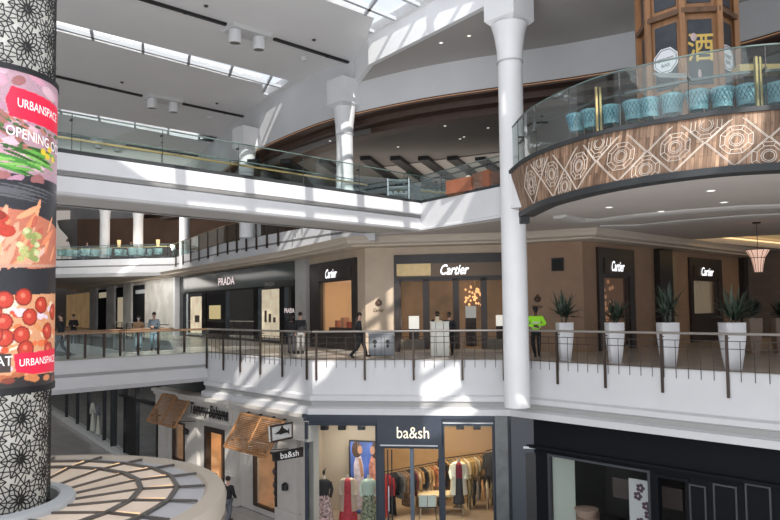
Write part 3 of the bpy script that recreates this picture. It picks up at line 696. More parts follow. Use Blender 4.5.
for p, q, lb in ((wingp[0], wingp[1], 'brass-railed balustrade with long dark posts above the glossy black shop'), (wingp[1], wingp[2], 'balustrade section mostly hidden behind the upper bridge')):
    L = (Vector(q)-Vector(p)).length
    balustrade('wing_railing', lb, p, q, H3, [L*(k+.4)/6 for k in range(6)], wires=False, drop=.75, rail=mat('post_brass', (.34,.26,.12), .35, .7), rr=.035, glassm=GL, postw=.11)
# ------------------------------------------------------------------ lower level shop fronts
def part_boxes(W, t, name, m, specs):
    for sp in specs:
        mb = MB(); W.box(mb, *sp); mb.build(name, m, t, True)
TW = Wall(ext(B, A, 6), B); BW = Wall((B[0]-.32, B[1]-.12), (C[0]+.05, C[1]-.12)); RW = Wall((C[0]+.55, C[1]-.45), D)
ZS = -2.0
T0u = TW.u(160); T0 = TW.P(T0u, 0, 0)
DSa = at_z(57,415,H1); DSb = at_z(120,455,H1)
DS = Wall(xy(ext(DSb, DSa, 12)), xy(DSb)); DS2 = Wall(xy(DSb), xy(T0))
plaster = mat('cream_facade', (.56,.53,.49), .6, var=.04)
navyp = navy
# --- Tommy Bahama facade
def H(W, x0, x1, yt, yb=None, zb=None):
    xm = (x0+x1)/2; r = lambda x, y: W.px(x, y)
    u0 = W.px(x0, 450)[0]; u1 = W.px(x1, 450)[0]; zt = W.px(xm, yt)[1]
    return (u0, u1, zb if zb is not None else W.px(xm, yb)[1], zt)
tw1 = H(TW, 173, 185, 422, yb=461); td = H(TW, 205, 226, 428, zb=H1+.02); tw2 = H(TW, 254, 277, 450, yb=509)
mb = MB(); TW.panel(mb, T0u, TW.L, H1+.02, ZS, [tw1, td, tw2]); struct(mb.build('wall_lower_left', plaster))
t = thing('cream_shop_facade', 'cream plastered shop facade with dark script lettering and slatted shutters', 'shop facade', TW.P((T0u+TW.L)/2, H1, 0))
for x0, x1 in ((161,168),(190,200),(228,240),(281,300)):
    u0, u1 = TW.px(x0,450)[0], TW.px(x1,450)[0]
    mb = MB(); TW.box(mb, u0, u1, H1+.6, -3.1, 0, .16); TW.box(mb, u0-.08, u1+.08, H1+.02, H1+.6, 0, .26); TW.box(mb, u0-.06, u1+.06, -3.1, -2.9, 0, .24); mb.build('pilaster', plaster, t, True)
ub, uc, ud = TW.px(188,420)[0], TW.px(237,420)[0], TW.L
for a, b, dd in ((T0u, ub, .12), (ub, uc, .3), (uc, ud, .12)):
    mb = MB(); 
    for z0_, z1_, e in ((ZS-.14, ZS, .34), (ZS-.3, ZS-.14, .22), (ZS-.95, ZS-.3, .1), (ZS-1.05, ZS-.95, .18)): TW.box(mb, a, b, z0_, z1_, 0, dd+e)
    mb.build('entablature', plaster, t, True)
mb = MB(); cu = (TW.px(191.5,415,.44)[0] + TW.px(228,415,.44)[0])/2
text_on(mb, 'Tommy Bahama', lambda a, b: TW.P(cu+a, -2.66+b, .47), .78, 3.5, shear=.4, bold=.035); mb.build('lettering', mat('iron_letters', (.02,.02,.02), .5), t, True)
mb = MB(); TW.box(mb, cu-1.5, cu+1.5, -2.72, -2.62, .4, .43); mb.build('letter_rail', MATS['iron_letters'], t, True)
for h in (tw1, tw2):
    mb = MB(); TW.frame(mb, h[0], h[1], h[2], h[3], .09, -.1, .06); mb.build('window_frame', walnut, t, True)
    mb = MB(); TW.box(mb, *h, -.06, -.05); mb.build('glazing', GLs, t, True)
mb = MB(); TW.frame(mb, td[0], td[1], td[2]-.2, td[3], .22, -.2, .05); mb.build('door_frame', walnut, t, True)
mb = MB(); TW.box(mb, td[0]+.95, td[0]+1.15, td[2], td[3]-.2, -.4, -.3); mb.build('open_door', mat('teak_door', (.36,.19,.09), .45), t, True)
warmint = mat('warm_boutique', (.50,.30,.16), .7, emit=.16, ecol=(1,.6,.3), var=.35, scale=1.5)
for h, d in ((tw1, 1.2), (td, 3), (tw2, 1.4)): interior(TW, h, d, warmint)
def sconce(W, x, y, lb, d=0):
    u, z = W.px(x, y); t = thing('wall_sconce', lb, 'wall lamp', W.P(u, z, 0)); mb = MB(); W.box(mb, u-.06, u+.06, z-.12, z+.12, 0, .04); mb.bar(W.P(u,z,.04), W.P(u+.12,z-.12,.22), .05); mb.build('bracket', black, t, True)
    mb = MB(); mb.lathe(W.P(u+.12,z,.28), [(.05,.12),(.13,.05),(.13,-.16),(.02,-.16)], 12); mb.build('lamp_shade', black, t, True)
sconce(TW, 190, 430, 'small black wall sconce beside the shop doorway under the dark script')
sconce(TW, 289, 484, 'black wall sconce low on the cream pier left of the navy boutique')
def shutter(px4, lb, nsl):
    """slatted awning shutter hinged along its top"""
    (x0,y0),(x1,y1),(x2,y2),(x3,y3) = px4
    uA, zA = TW.px(x0,y0,.45); uB, zB = TW.px(x1,y1,.45); D1 = 1.25; uC, zC = TW.px(x2,y2,D1); uD, zD = TW.px(x3,y3,D1)
    u0, u1 = (uA+uD)/2, (uB+uC)/2; zt, zb = (zA+zB)/2, (zC+zD)/2
    P = lambda a, b, e=0: TW.P(u0+(u1-u0)*a, zt+(zb-zt)*b, .45+(D1-.45)*b+e)
    t = thing('awning_shutter', lb, 'shutter', P(.5,0)); m = mat('slat_wood', (.42,.22,.10), .5, var=.25, scale=5)
    mb = MB(); 
    for a in (0, 1): mb.bar(P(a,0), P(a,1), .09, .07)
    for b in (0, 1): mb.bar(P(0,b), P(1,b), .09, .07)
    mb.bar(P(.5,0), P(.5,1), .06, .06); mb.build('frame', m, t, True)
    mb = MB()
    for k in range(1, nsl):
        b = k/nsl; mb.hexa([P(0,b-.022,0), P(1,b-.022,0), P(1,b-.014,.03), P(0,b-.014,.03), P(0,b+.014,-.05), P(1,b+.014,-.05), P(1,b+.022,-.02), P(0,b+.022,-.02)])
    mb.build('slats', m, t, True)
    for a in (.03,.97):
        mb = MB(); mb.bar(P(a,.8), TW.P(u0+(u1-u0)*a, zb+.15, .05), .03); mb.build('stay_arm', black, t, True)
    for a in (.1,.4,.7,.95):
        mb = MB(); mb.bar(P(a,0,-.02), TW.P(u0+(u1-u0)*a, zt+.08, .2), .05); mb.build('hinge', black, t, True)
shutter([(161.6,394.5),(187.6,398),(177,428.5),(148.6,421)], 'smaller shaded slatted awning shutter at the far end of the cream shop', 17)
shutter([(241,412.7),(278.5,421),(271,461.7),(224.5,444)], 'sunlit orange-brown slatted awning shutter nearest the navy boutique', 20)
# shop window goods
def goods(W, h, n, m, lb, cat='display'):
    for k in range(n):
        u = h[0] + (h[1]-h[0])*(k+.5)/n; t = MB()
        for j in range(7): t.ell(W.P(u+random.uniform(-.15,.15), h[2]+.3+j*.28, -.6+random.uniform(-.15,.1)), .17,.12,.2, 8, 5)
        tag(t.build('window_display', m), lb, cat)
goods(TW, tw2, 1, mat('dark_floral', (.09,.07,.09), .7, var=.9, scale=9), 'dark floral clothing displayed in the window under the sunlit shutter')
goods(TW, tw1, 1, mat('pale_cloth', (.6,.5,.42), .7, var=.4, scale=9), 'pale clothing displayed in the window under the shaded shutter')
# hanging signs
def blade(p4, name, lb, m, text=None, tm=None, frame=None, y=25.3, tsize=.3, fish=False):
    t = None; P = [at_y(x, yy, Y_) for x, yy, Y_ in p4]      # tl, tr, br, bl
    cx = sum(P, Vector())/4; t = thing(name, lb, 'sign', (cx.x, cx.y, cx.z))
    n_ = (P[1]-P[0]).cross(P[3]-P[0]).normalized(); 
    if n_.y > 0: n_ = -n_
    mb = MB(); mb.hexa([P[3]-n_*.0, P[2], P[2]-n_*.1, P[3]-n_*.1, P[0], P[1], P[1]-n_*.1, P[0]-n_*.1]); mb.build('sign_panel', m, t, True)
    if frame:
        mb = MB()
        for i in range(4): mb.bar(P[i]+n_*.01, P[(i+1)%4]+n_*.01, .06, .06)
        mb.build('sign_frame', frame, t, True)
    ux = (P[1]-P[0]); ux = ((P[1]+P[2])-(P[0]+P[3])).normalized(); uy = ((P[0]+P[1])-(P[2]+P[3])).normalized(); w_ = ((P[1]+P[2])-(P[0]+P[3])).length/2
    if text:
        mb = MB(); text_on(mb, text, lambda a, b: cx+ux*a+uy*b+n_*.02, tsize, w_*.62, bold=.005); mb.build('lettering', tm, t, True)
    if fish:
        mb = MB(); pts = [(-.42,-.02),(-.2,.04),(-.08,.12),(0,.22),(.06,.12),(.2,.05),(.3,.0),(.34,.1),(.38,-.0),(.36,-.12),(.28,-.04),(.1,-.04),(-.1,-.06),(-.2,-.03)]
        mb.flat([[(a*w_*.9, b*w_*.9) for a, b in pts]], lambda a, b: cx+ux*a+uy*b+n_*.03); mb.build('marlin_emblem', black, t, True)
    return t, P
blade([(270.5,426.5,24.4),(292,422.5,25.6),(292,437.5,25.6),(271.5,442,24.4)], 'hanging_sign', 'small white hanging sign with a black marlin emblem', mat('sign_white', (.7,.7,.68), .5), frame=bronze, fish=True)
blade([(274,452.5,24.4),(303.5,447,25.9),(303.5,456.5,25.9),(274.7,461.5,24.4)], 'hanging_sign', 'narrow black projecting sign with white lowercase letters', black, text='ba&sh', tm=mat('white_letters', (.85,.85,.85), .5, emit=.2), tsize=.30)

# --- ba&sh boutique
def HB(x0, x1, yt, W=BW): return (W.px(x0,465)[0], W.px(x1,465)[0], H1+.15, W.px((x0+x1)/2, yt)[1])
bw1, bd, bw2 = HB(306.5,377,424), HB(383,440,447), HB(443.5,494,424)
mb = MB(); BW.panel(mb, 0, BW.L+.1, H1+.02, ZS, [bw1, bd, bw2], .3); struct(mb.build('wall_lower_front', navyp))
t = thing('boutique_facade', 'navy panelled boutique facade with big display windows', 'shop facade', BW.P(BW.L/2, H1, 0))
u378, u442 = BW.px(378,430)[0], BW.px(442,430)[0]; zs0, zs1 = BW.px(410,446)[1], BW.px(410,417)[1]
mb = MB(); BW.box(mb, u378, u442, zs0, zs1, 0, .22); mb.build('sign_box', navyp, t, True)
mb = MB(); cu, cz_ = BW.px(413.5,431.5); text_on(mb, 'ba&sh', lambda a, b: BW.P(cu+a, cz_+b, .25), .60, 1.18, bold=.002); mb.build('lettering', mat('cream_letters', (.9,.8,.62), .5, emit=.7, ecol=(1,.9,.7)), t, True)
mb = MB(); BW.box(mb, BW.px(381,445)[0], BW.px(438,445)[0], zs0+.04, zs0+.08, .2, .25); mb.build('light_strip', mat('pale_strip', (.7,.72,.75), .4), t, True)
for h in (bw2,): 
    mb = MB(); BW.box(mb, h[0], h[1], h[3]+.02, h[3]+.06, 0, .06); mb.build('light_strip', MATS['pale_strip'], t, True)
mb = MB(); BW.box(mb, -.05, BW.L+.1, ZS-.12, ZS, 0, .2); BW.box(mb, -.02, BW.L+.05, ZS-.25, ZS-.12, 0, .1); mb.build('cornice_strip', navyp, t, True)
for h in (bw1, bd, bw2):
    mb = MB(); BW.box(mb, *h, -.08, -.07); mb.build('glazing', GLs, t, True)
    mb = MB(); BW.frame(mb, *h, .05, -.12, .05); mb.build('window_frame', navyp, t, True)
um = BW.px(412,470)[0]; mb = MB(); BW.box(mb, um-.07, um+.07, H1, bd[3], -.14, .05); mb.build('door_mullion', mat('steel_blue', (.10,.13,.17), .35, .3), t, True)
for x in (388, 392):
    mb = MB(); u = BW.px(x,480)[0]; mb.bar(BW.P(u,H1+.3,.02), BW.P(u,bd[3]-.1,.02), .05); mb.build('door_stile', black, t, True)
mb = MB(); u = BW.px(390,490)[0]; mb.bar(BW.P(u-.03,H1+1.0,.12), BW.P(u-.03,H1+1.9,.12), .035); mb.build('door_handle', steel, t, True)
mb = MB(); u = BW.px(372.5,490)[0]
# grey pillar between boutique and dark shop
mb = MB(); BW.box(mb, BW.px(495.5,470)[0], BW.px(508,470)[0], H1, ZS, .0, .35); struct(mb.build('trim_17', mat('grey_slate', (.10,.11,.115), .35, var=.25, scale=2)))
# interior room
shopw = mat('boutique_wall', (.62,.42,.24), .8, var=.05); shopg = mat('boutique_grey', (.44,.38,.31), .8)
yb0 = BW.A.y
mb = MB(); P = BW.P; ue = BW.L+.2; dp = 7.5
mb.add([P(0,H1+.04,-.35),P(ue,H1+.04,-.35),P(ue+1.5,H1+.04,-dp),P(0,H1+.04,-dp)], [(0,1,2,3)]); struct(mb.build('floor', mat('boutique_floor', (.42,.34,.27), .35, var=.1)))
mb = MB(); ZSc = ZS-.42
mb.add([P(0,ZSc,-.35),P(ue,ZSc,-.35),P(ue+1.5,ZSc,-dp),P(0,ZSc,-dp)], [(3,2,1,0)]); struct(mb.build('ceiling', mat('boutique_ceiling', (.5,.42,.32), .8)))
mb = MB(); mb.add([P(0,H1,-dp),P(ue+1.5,H1,-dp),P(ue+1.5,ZS,-dp),P(0,ZS,-dp)], [(0,1,2,3)]); mb.add([P(ue,H1,-.35),P(ue+1.5,H1,-dp),P(ue+1.5,ZS,-dp),P(ue,ZS,-.35)], [(3,2,1,0)]); struct(mb.build('wall_boutique_back', shopw))
mb = MB(); mb.add([P(0.0,H1,-.3),P(0.0,H1,-dp),P(0.0,ZS,-dp),P(0,ZS,-.3)], [(0,1,2,3)]); mb.box(BW.P(0,0,0).x, BW.P(u378+.15,0,0).x, yb0+3.0, yb0+3.1, H1, ZS); struct(mb.build('wall_boutique_display', shopg))
mb = MB(); BW.box(mb, .02, BW.L, ZS-.62, ZS-.4, -1.3, -1.1) ; struct(mb.build('ceiling_drop', mat('drop_cream', (.45,.42,.33), .8)))
for x, lb in ((324,'leftmost'),(341.5,'middle'),(361,'rightmost')):
    u, z = BW.px(x, 427, -.4); t2 = thing('spotlight', lb+' black spotlight at the head of the left display window', 'spotlight', BW.P(u, z, -.5)); mb = MB(); BW.box(mb, u-.14, u+.14, z-.12, z+.04, -.62, -.4); mb.build('lamp_housing', black, t2, True)
    mb = MB(); mb.bar(BW.P(u,z,-.5), BW.P(u,ZS-.3,-.5), .03); mb.build('stem', black, t2, True)
for x, lb in ((460,'left of the pair of black spotlights'),(477,'right of the pair of black spotlights')):
    u, z = BW.px(x, 427, -.4); t2 = thing('spotlight', lb+' above the white coat window', 'spotlight', BW.P(u, z, -.5)); mb = MB(); BW.box(mb, u-.14, u+.14, z-.1, z+.04, -.62, -.4); mb.build('lamp_housing', black, t2, True)
    mb = MB(); mb.bar(BW.P(u,z,-.5), BW.P(u,ZS-.3,-.5), .03); mb.build('stem', black, t2, True)
# fashion poster
p0 = at_y(349, 440, yb0+2.6); p1 = at_y(380, 435, yb0+2.2)
t = thing('fashion_poster', 'tall blue-sky fashion poster of two women in summer clothes', 'poster', (p0.x, yb0+2.5, H1)); Wp = Wall(xy(p0), xy(p1)); Lp = Wp.L; zp = p0.z
mb = MB(); Wp.box(mb, 0, Lp, H1+.05, zp, -.08, 0); mb.build('poster_board', black, t, True)
mb = MB(); Wp.box(mb, .06, Lp, H1+.1, zp-.06, 0, .01); mb.build('poster_print', mat('blue_sky_print', (.07,.13,.42), .5, var=.9, scale=1.3, emit=.12), t, True)
skinp = mat('print_skin', (.48,.25,.16), .6); hairp = mat('print_hair', (.07,.035,.02), .6); clothp = mat('print_cloth', (.62,.55,.62), .6, var=.3, scale=6); pinkp = mat('print_pink', (.6,.25,.18), .6, var=.5, scale=5)
def blob(m_, pts): mb = MB(); mb.flat([pts], lambda a, b: Wp.P(a, b, .02)); return mb
def el(cx, cy, rx, ry, n=14): return [(cx+rx*math.cos(2*PI*k/n), cy+ry*math.sin(2*PI*k/n)) for k in range(n)]
for k, (ox, fl) in enumerate(((.42, 1), (1.08, -1))):
    for m_, pts, e in ((clothp if k == 0 else pinkp, [(ox-.2,-5.2),(ox-.22,-4.5),(ox-.12,-4.1),(ox+.1,-4.1),(ox+.2,-4.5),(ox+.28,-6.3),(ox-.15,-6.3)], .012), (hairp, el(ox-.08*fl,-3.85,.22,.34), .014), (skinp, el(ox+.06*fl,-3.86,.11,.17), .018), (skinp, [(ox-.02,-4.2),(ox+.1,-4.2),(ox+.22,-4.9),(ox+.1,-5.0)], .016)):
        mb = MB(); mb.flat([pts], lambda a, b: Wp.P(a, b, e)); mb.build('printed_figure', m_, t, True)

# --- mannequins
def mannequin(x, Y, lb, top, bot, arms=True, coat=None, s=1.0, headm=None, zb=H1+.02, flare=1.25, sc_=1.17):
    c = at_y(x, 500, Y); t = thing('mannequin', lb, 'mannequin', (c.x, Y, zb)); bodym = mat('mannequin_body', (.62,.55,.48), .5)
    mb = MB(); mb.lathe((0,0,0), [(.2,0),(.2,.02),(.02,.03),(.02,.75*s)], 16); mb.build('stand', steel, t)
    def lat(mb, prof, n=20, sy=.62): 
        b = len(mb.v); mb.lathe((0,0,0), [(r,z*s) for r, z in prof], n)
        for i in range(b, len(mb.v)): mb.v[i].y *= sy
    mb = MB(); lat(mb, [(.05,1.66),(.055,1.58),(.07,1.52),(.17,1.48),(.20,1.42),(.17,1.2),(.13,1.08),(.18,.9),(.17,.8)]); mb.build('torso', bodym, t, smooth=True)
    mb = MB(); lat(mb, [(.08,1.55),(.19,1.5),(.225,1.42),(.20,1.25),(.165,1.08),(.19,.98)]); mb.build('bodice', top, t, smooth=True)
    if bot:
        mb = MB(); lat(mb, [(.155,1.1),(.20,.95),(.22*flare*.9,.6),(.24*flare,.25),(.25*flare,.12)], 28)
        for i, v in enumerate(mb.v):
            a = math.atan2(v.y, v.x); k = 1 + .05*math.sin(a*9)*max(0, 1.1*s-v.z); v.x *= k; v.y *= k
        mb.build('skirt', bot, t, smooth=True)
    for sgn in (-1, 1):
        mb = MB(); mb.tube([(sgn*.2,0,1.45*s),(sgn*.27,-.0,1.2*s),(sgn*.23,-.12,.98*s)], [.06,.055,.05] if not coat else [.08,.085,.08], 8); mb.build('sleeve', coat or top, t, smooth=True)
    if coat:
        mb = MB(); mb.lathe((0,0,0), [(r,z*s) for r,z in [(.1,1.56),(.23,1.5),(.26,1.3),(.27,.9),(.31,.45)]], 20, a0=-PI/2+.45, a1=3*PI/2-.45)
        for v in mb.v: v.y *= .66
        mb.build('coat', coat, t, smooth=True)
    if headm:
        mb = MB(); mb.ell((0,0,1.76*s), .05,.05,.09, 10, 8); mb.tube([(0,0,1.6*s),(0,0,1.76*s),(.06,0,1.9*s)], .018, 6); mb.build('neck_hook', headm, t, smooth=True)
    t.scale = (sc_, sc_, sc_)
    return t
mannequin(324, yb0+1.0, 'mannequin in a black top and white skirt with red pattern', mat('black_knit', (.02,.02,.025), .7), mat('red_print_skirt', (.60,.36,.36), .7, var=1.0, scale=14), headm=black)
mannequin(348, yb0+1.3, 'mannequin in a red dress under an open beige jacket', mat('red_dress', (.50,.04,.06), .6, var=.3, scale=8), MATS['red_dress'], coat=mat('beige_jacket', (.50,.40,.32), .7), s=.98)
mannequin(369, yb0+1.0, 'mannequin in a mint blouse and dark floral skirt', mat('mint_blouse', (.55,.68,.58), .6), mat('floral_skirt', (.26,.29,.2), .7, var=1.0, scale=15))
mannequin(459, yb0+2.2, 'mannequin in a long open white coat over a red top', mat('crimson_top', (.30,.02,.05), .6), mat('dark_trousers', (.05,.05,.06), .7), coat=mat('white_coat', (.78,.80,.70), .7), s=1.0, flare=.8, zb=H1+.35)

# --- clothes rails with hanging garments
def rail(name, lb, p, q, zfloor=H1):
    t = thing(name, lb, 'clothes rail', (p.x, p.y, zfloor)); mb = MB(); mb.tube([p, q], .022, 6); mb.build('bar', black, t, True)
    for k, e in enumerate((p, q)): mb = MB(); mb.tube([e, (e.x, e.y, zfloor)], .022, 6); mb.build('upright', black, t, True)
    return t
def garment_proto(w, l, sleeve, flare):
    t = thing('hanging_garment', 'x', 'garment', (0,0,0))
    mb = MB(); mb.tube([(0,0,0),(0,0,.05)], .008, 5); mb.tube([(0,-w*.45,-.1),(0,0,-.02),(0,w*.45,-.1)], .01, 5); mb.build('hanger', black, t)
    mb = MB(); prof = [(.07,-.05),(w*.5,-.12),(w*.5,-.3),(w*.46,-l*.6),(w*.5*flare,-l)]
    mb.lathe((0,0,0), prof, 14)
    for i, v in enumerate(mb.v):
        a = math.atan2(v.y, v.x); v.x *= .16; k = 1+.06*math.sin(a*6)*(-v.z); v.x *= k*1.2
    mb.build('cloth', dark, t, smooth=True)
    for s in (-1,1):
        mb = MB(); mb.tube([(0,s*w*.46,-.14),(.02,s*w*.56,-.4),(.0,s*w*.54,-sleeve)], [.05,.05,.045], 7); mb.build('sleeve', dark, t, smooth=True)
    return t
protos = [garment_proto(.42,.85,.62,1.0), garment_proto(.40,1.15,.6,1.15), garment_proto(.44,.7,.66,.95), garment_proto(.38,1.3,.5,1.2)]
gcol = {'red': (.48,.03,.04), 'black': (.02,.02,.025), 'camel': (.40,.24,.11), 'tan': (.48,.33,.18), 'cream': (.62,.54,.40), 'olive': (.16,.14,.08), 'rust': (.33,.12,.06), 'grey': (.22,.20,.19), 'ochre': (.50,.34,.12), 'burgundy': (.16,.03,.04), 'leopard': (.28,.17,.10)}
gm = {k: mat('cloth_'+k, v, .8, var=.6 if k == 'leopard' else .2, scale=14 if k == 'leopard' else 6) for k, v in gcol.items()}
used = {}
def hang(p, q, cols, lb, grp, z=None):
    n_ = len(cols); d = (q-p); rz = math.atan2(d.y, d.x)
    for k, cname in enumerate(cols):
        c = p + d*((k+.5)/n_); pr = protos[(k*3+len(cname)) % 4]; key = (pr.name, cname)
        o = dup(pr, (c.x, c.y, c.z-.06), rz+random.uniform(-.12,.12), f'{cname} garment on a black hanger, {lb}', grp, scale=1.3)
        for ch in o.children:
            if ch.name.startswith('hanger'): continue
            kk = (ch.data.name, cname)
            if kk not in used:
                me = ch.data.copy(); me.materials.clear(); me.materials.append(gm[cname]); used[kk] = me
            ch.data = used[kk]
def onfloor(x, y, Y): return at_y(x, y, Y)
ra, rb = at_y(383,473,yb0+1.9), at_y(437,461,yb0+3.6); ra.z = rb.z = (ra.z+rb.z)/2
rail('clothes_rail', 'black clothes rail of red and dark garments behind the boutique door', ra, rb)
hang(ra, rb, ['red','red','black','black','grey','leopard','leopard','black','burgundy','tan','camel','black','tan','camel','rust','tan'], 'on the rail behind the glass door', 'garments behind the boutique door')
rc, rd = at_y(438,460,yb0+3.4), at_y(484,452,yb0+4.6); rc.z = rd.z = (rc.z+rd.z)/2
rail('clothes_rail', 'black clothes rail of tan and cream garments above the white coat mannequin', rc, rd)
hang(rc, rd, ['rust','black','camel','olive','tan','tan','ochre','cream','ochre','tan','cream','camel','olive'], 'on the rail above the white coat mannequin', 'garments above the white coat')
re_, rf = at_y(486,449,yb0+3.0), at_y(508,447,yb0+4.2); re_.z = rf.z = (re_.z+rf.z)/2
rail('clothes_rail', 'high black clothes rail at the right edge of the boutique window', re_, rf)
hang(re_, rf, ['black','black','grey','olive'], 'on the high rail at the right window edge', 'garments on the high right rail')
rg, rh = at_y(467,475,yb0+3.2), at_y(503,477,yb0+3.0); rg.z = rh.z = (rg.z+rh.z)/2
rail('clothes_rail', 'lower black clothes rail right of the white coat mannequin', rg, rh)
hang(rg, rh, ['olive','black','grey','camel','cream','olive','rust','black'], 'on the lower rail right of the white coat', 'garments on the low right rail')
for pr in protos:
    for ch in list(pr.children): bpy.data.objects.remove(ch)
    bpy.data.objects.remove(pr)
c = at_y(427.5, 501, yb0+.5)
t = thing('display_notice', 'small pale framed notice on a black stand behind the boutique door', 'notice', (c.x, c.y, H1)); 
for k in (-1,1):
    mb = MB(); mb.box(c.x+k*.17-.155, c.x+k*.17+.155, c.y, c.y+.02, c.z-.22, c.z+.22); mb.build('notice_sheet', mat('notice_paper', (.62,.68,.62), .6, emit=.15), t, True)
mb = MB(); mb.bar((c.x-.3,c.y+.04,c.z-.2),(c.x-.35,c.y+.04,H1),.03); mb.bar((c.x+.3,c.y+.04,c.z-.2),(c.x+.35,c.y+.04,H1),.03); mb.bar((c.x-.36,c.y+.04,c.z-.26),(c.x+.36,c.y+.04,c.z-.26),.04); mb.build('stand', black, t, True)
c = at_y(440, 520, yb0+2.6)
t = thing('display_table', 'low cream display table under the rails in the boutique', 'table', (c.x, c.y, H1)); mb = MB(); mb.box(c.x-.9,c.x+1.0,c.y-.4,c.y+.4,H1+.75,H1+.82); mb.build('table_top', mat('cream_table', (.62,.52,.36), .5), t, True)
for a in (-.85,.9):
    mb = MB(); mb.box(c.x+a,c.x+a+.06,c.y-.38,c.y+.38,H1+.04,H1+.75); mb.build('leg', MATS['cream_table'], t, True)

# --- dark shop on the right of the lower level
rwh = (RW.px(549,490)[0], RW.px(651,490)[0], H1+.3, None)
zA = RW.px(600,462)[1]; rwh = (rwh[0], rwh[1], H1+.35, zA)
rdh = (RW.px(656,500)[0], RW.px(690,500)[0], H1+.02, RW.px(672,476)[1])
mb = MB(); RW.panel(mb, -.6, RW.L, H1+.02, ZS, [rwh, rdh]); struct(mb.build('wall_lower_right', navyd))
t = thing('dark_shop_facade', 'near-black panelled shop facade at the lower right', 'shop facade', RW.P(3, H1, 0))
zf = RW.px(600,440)[1]
mb = MB(); RW.box(mb, -.3, RW.L, zA+.12, zA+.22, 0, .14); mb.build('fascia_rail', navyd, t, True)
mb = MB(); RW.frame(mb, *rwh, .08, -.12, .06); mb.build('window_frame', mat('grey_lacquer', (.05,.055,.065), .4), t, True)
mb = MB(); RW.box(mb, *rwh, -.06, -.05); mb.build('glazing', GLd if False else GLs, t, True)
mb = MB(); RW.frame(mb, rdh[0], rdh[1], rdh[2], rdh[3], .1, -.2, .05); mb.build('door_frame', navyd, t, True)
for x0, x1 in ((690,707),(714,738),(746,772)):
    a, b = RW.px(x0,505)[0], RW.px(x1,505)[0]; zt = RW.px((x0+x1)/2, 485)[1]
    mb = MB(); RW.frame(mb, a, b, H1+.1, zt, .05, 0, .05); mb.build('panel_moulding', MATS['grey_lacquer'], t, True)
a, b = RW.px(533,450)[0]-.5, 0
tp = thing('slate_pilaster', 'slate blue pilaster with inset black panel right of the boutique', 'pilaster', (5.0, C[1]-.5, H1))
WP = Wall((C[0]+.3, C[1]-.45), (C[0]+1.0, C[1]-.62)); u0 = WP.px(512,480)[0]; u1 = WP.px(543,480)[0]
mb = MB(); WP.box(mb, u0, u1, H1, ZS-.02, -.1, .0); mb.build('pilaster_body', mat('slate_blue', (.035,.045,.06), .4), tp, True)
mb = MB(); WP.box(mb, WP.px(526,480)[0], WP.px(536.5,480)[0], H1+.3, WP.px(531,453)[1], 0, .03); mb.build('inset_panel', black, tp, True)
mb = MB(); WP.box(mb, WP.px(524,480)[0], WP.px(539,480)[0], WP.px(531,448.5)[1], WP.px(531,446.5)[1], 0, .05); mb.build('silver_strip', MATS['pale_strip'], tp, True)
# interior
P = RW.P; mb = MB(); mb.add([P(0,H1+.04,-.3),P(9,H1+.04,-.3),P(9,H1+.04,-5),P(0,H1+.04,-5),P(0,zA+.3,-.3),P(9,zA+.3,-.3),P(9,zA+.3,-5),P(0,zA+.3,-5)], [(0,1,2,3),(4,7,6,5),(3,2,6,7),(1,5,6,2),(0,3,7,4)])
struct(mb.build('wall_interior', mat('dusky_interior', (.085,.075,.07), .7)))
mb = MB(); mb.add([P(rwh[0]-.05,H1+.05,-.26),P(rwh[0]-.05,zA+.1,-.26),P(rwh[0]+.42,zA+.1,-1.0),P(rwh[0]+.42,H1+.05,-1.0)], [(0,1,2,3)]); tag(mb.build('side_screen', mat('pale_green_panel', (.50,.54,.48), .6, emit=.12)), 'tall pale panel just inside the window of the dark shop', 'panel')
mb = MB(); RW.box(mb, rwh[0]+1.2, rwh[1], H1+1.6, H1+2.3, -2.3, -2.2); tag(mb.build('display_shelf', mat('taupe_shelf', (.13,.10,.09), .6)), 'taupe display band inside the dark shop window', 'display')
a, b = RW.px(629,495,-.5)[0], RW.px(650,495,-.5)[0]; zt = RW.px(640,480,-.5)[1]
t = thing('flower_poster', 'white poster with dark flower shapes inside the dark shop window', 'poster', P(a,H1,-.5)); mb = MB(); RW.box(mb, a, b+.1, H1+.1, zt, -.55, -.5); mb.build('poster_board', mat('poster_white', (.52,.52,.52), .6, emit=.1), t, True)
mb = MB()
for k in range(8):
    cu, cz2 = a+.15+random.random()*(b-a-.2), zt-.25-k*.27
    for j in range(5): mb.flat([el(cu+.09*math.cos(j*1.26), cz2+.09*math.sin(j*1.26), .07, .06, 8)], lambda x, y: RW.P(x, y, -.485))
mb.build('printed_flowers', mat('plum_ink', (.10,.05,.08), .6), t, True)
c = RW.P(RW.px(585,515,-1.0)[0], 0, -1.0)
t = thing('lounge_chair', 'round-backed blush pink lounge chair behind the lower right window', 'chair', (c.x, c.y, H1+.05), math.atan2(RW.t.y, RW.t.x)); blush = mat('blush_fabric', (.50,.33,.26), .8)
mb = MB(); mb.ell((0,0,.48),.45,.42,.12,16,8); mb.build('seat', blush, t, smooth=True)
mb = MB(); mb.lathe((0,0,0), [(.38,.5),(.40,1.15),(.43,1.25),(.48,1.2),(.5,.5)], 20, a0=.1*PI, a1=.9*PI); mb.lathe((0,.1,0), [(.0,1.0),(.3,1.0),(.42,1.28),(.0,1.34)], 16); mb.build('backrest', blush, t, smooth=True)
for k in range(4):
    x, y = (.3 if k % 2 else -.3), (.25 if k > 1 else -.25); mb = MB(); mb.tube([(x,y,.42),(x*1.15,y*1.15,0)], [.025,.018], 6); mb.build('leg', bronze, t)

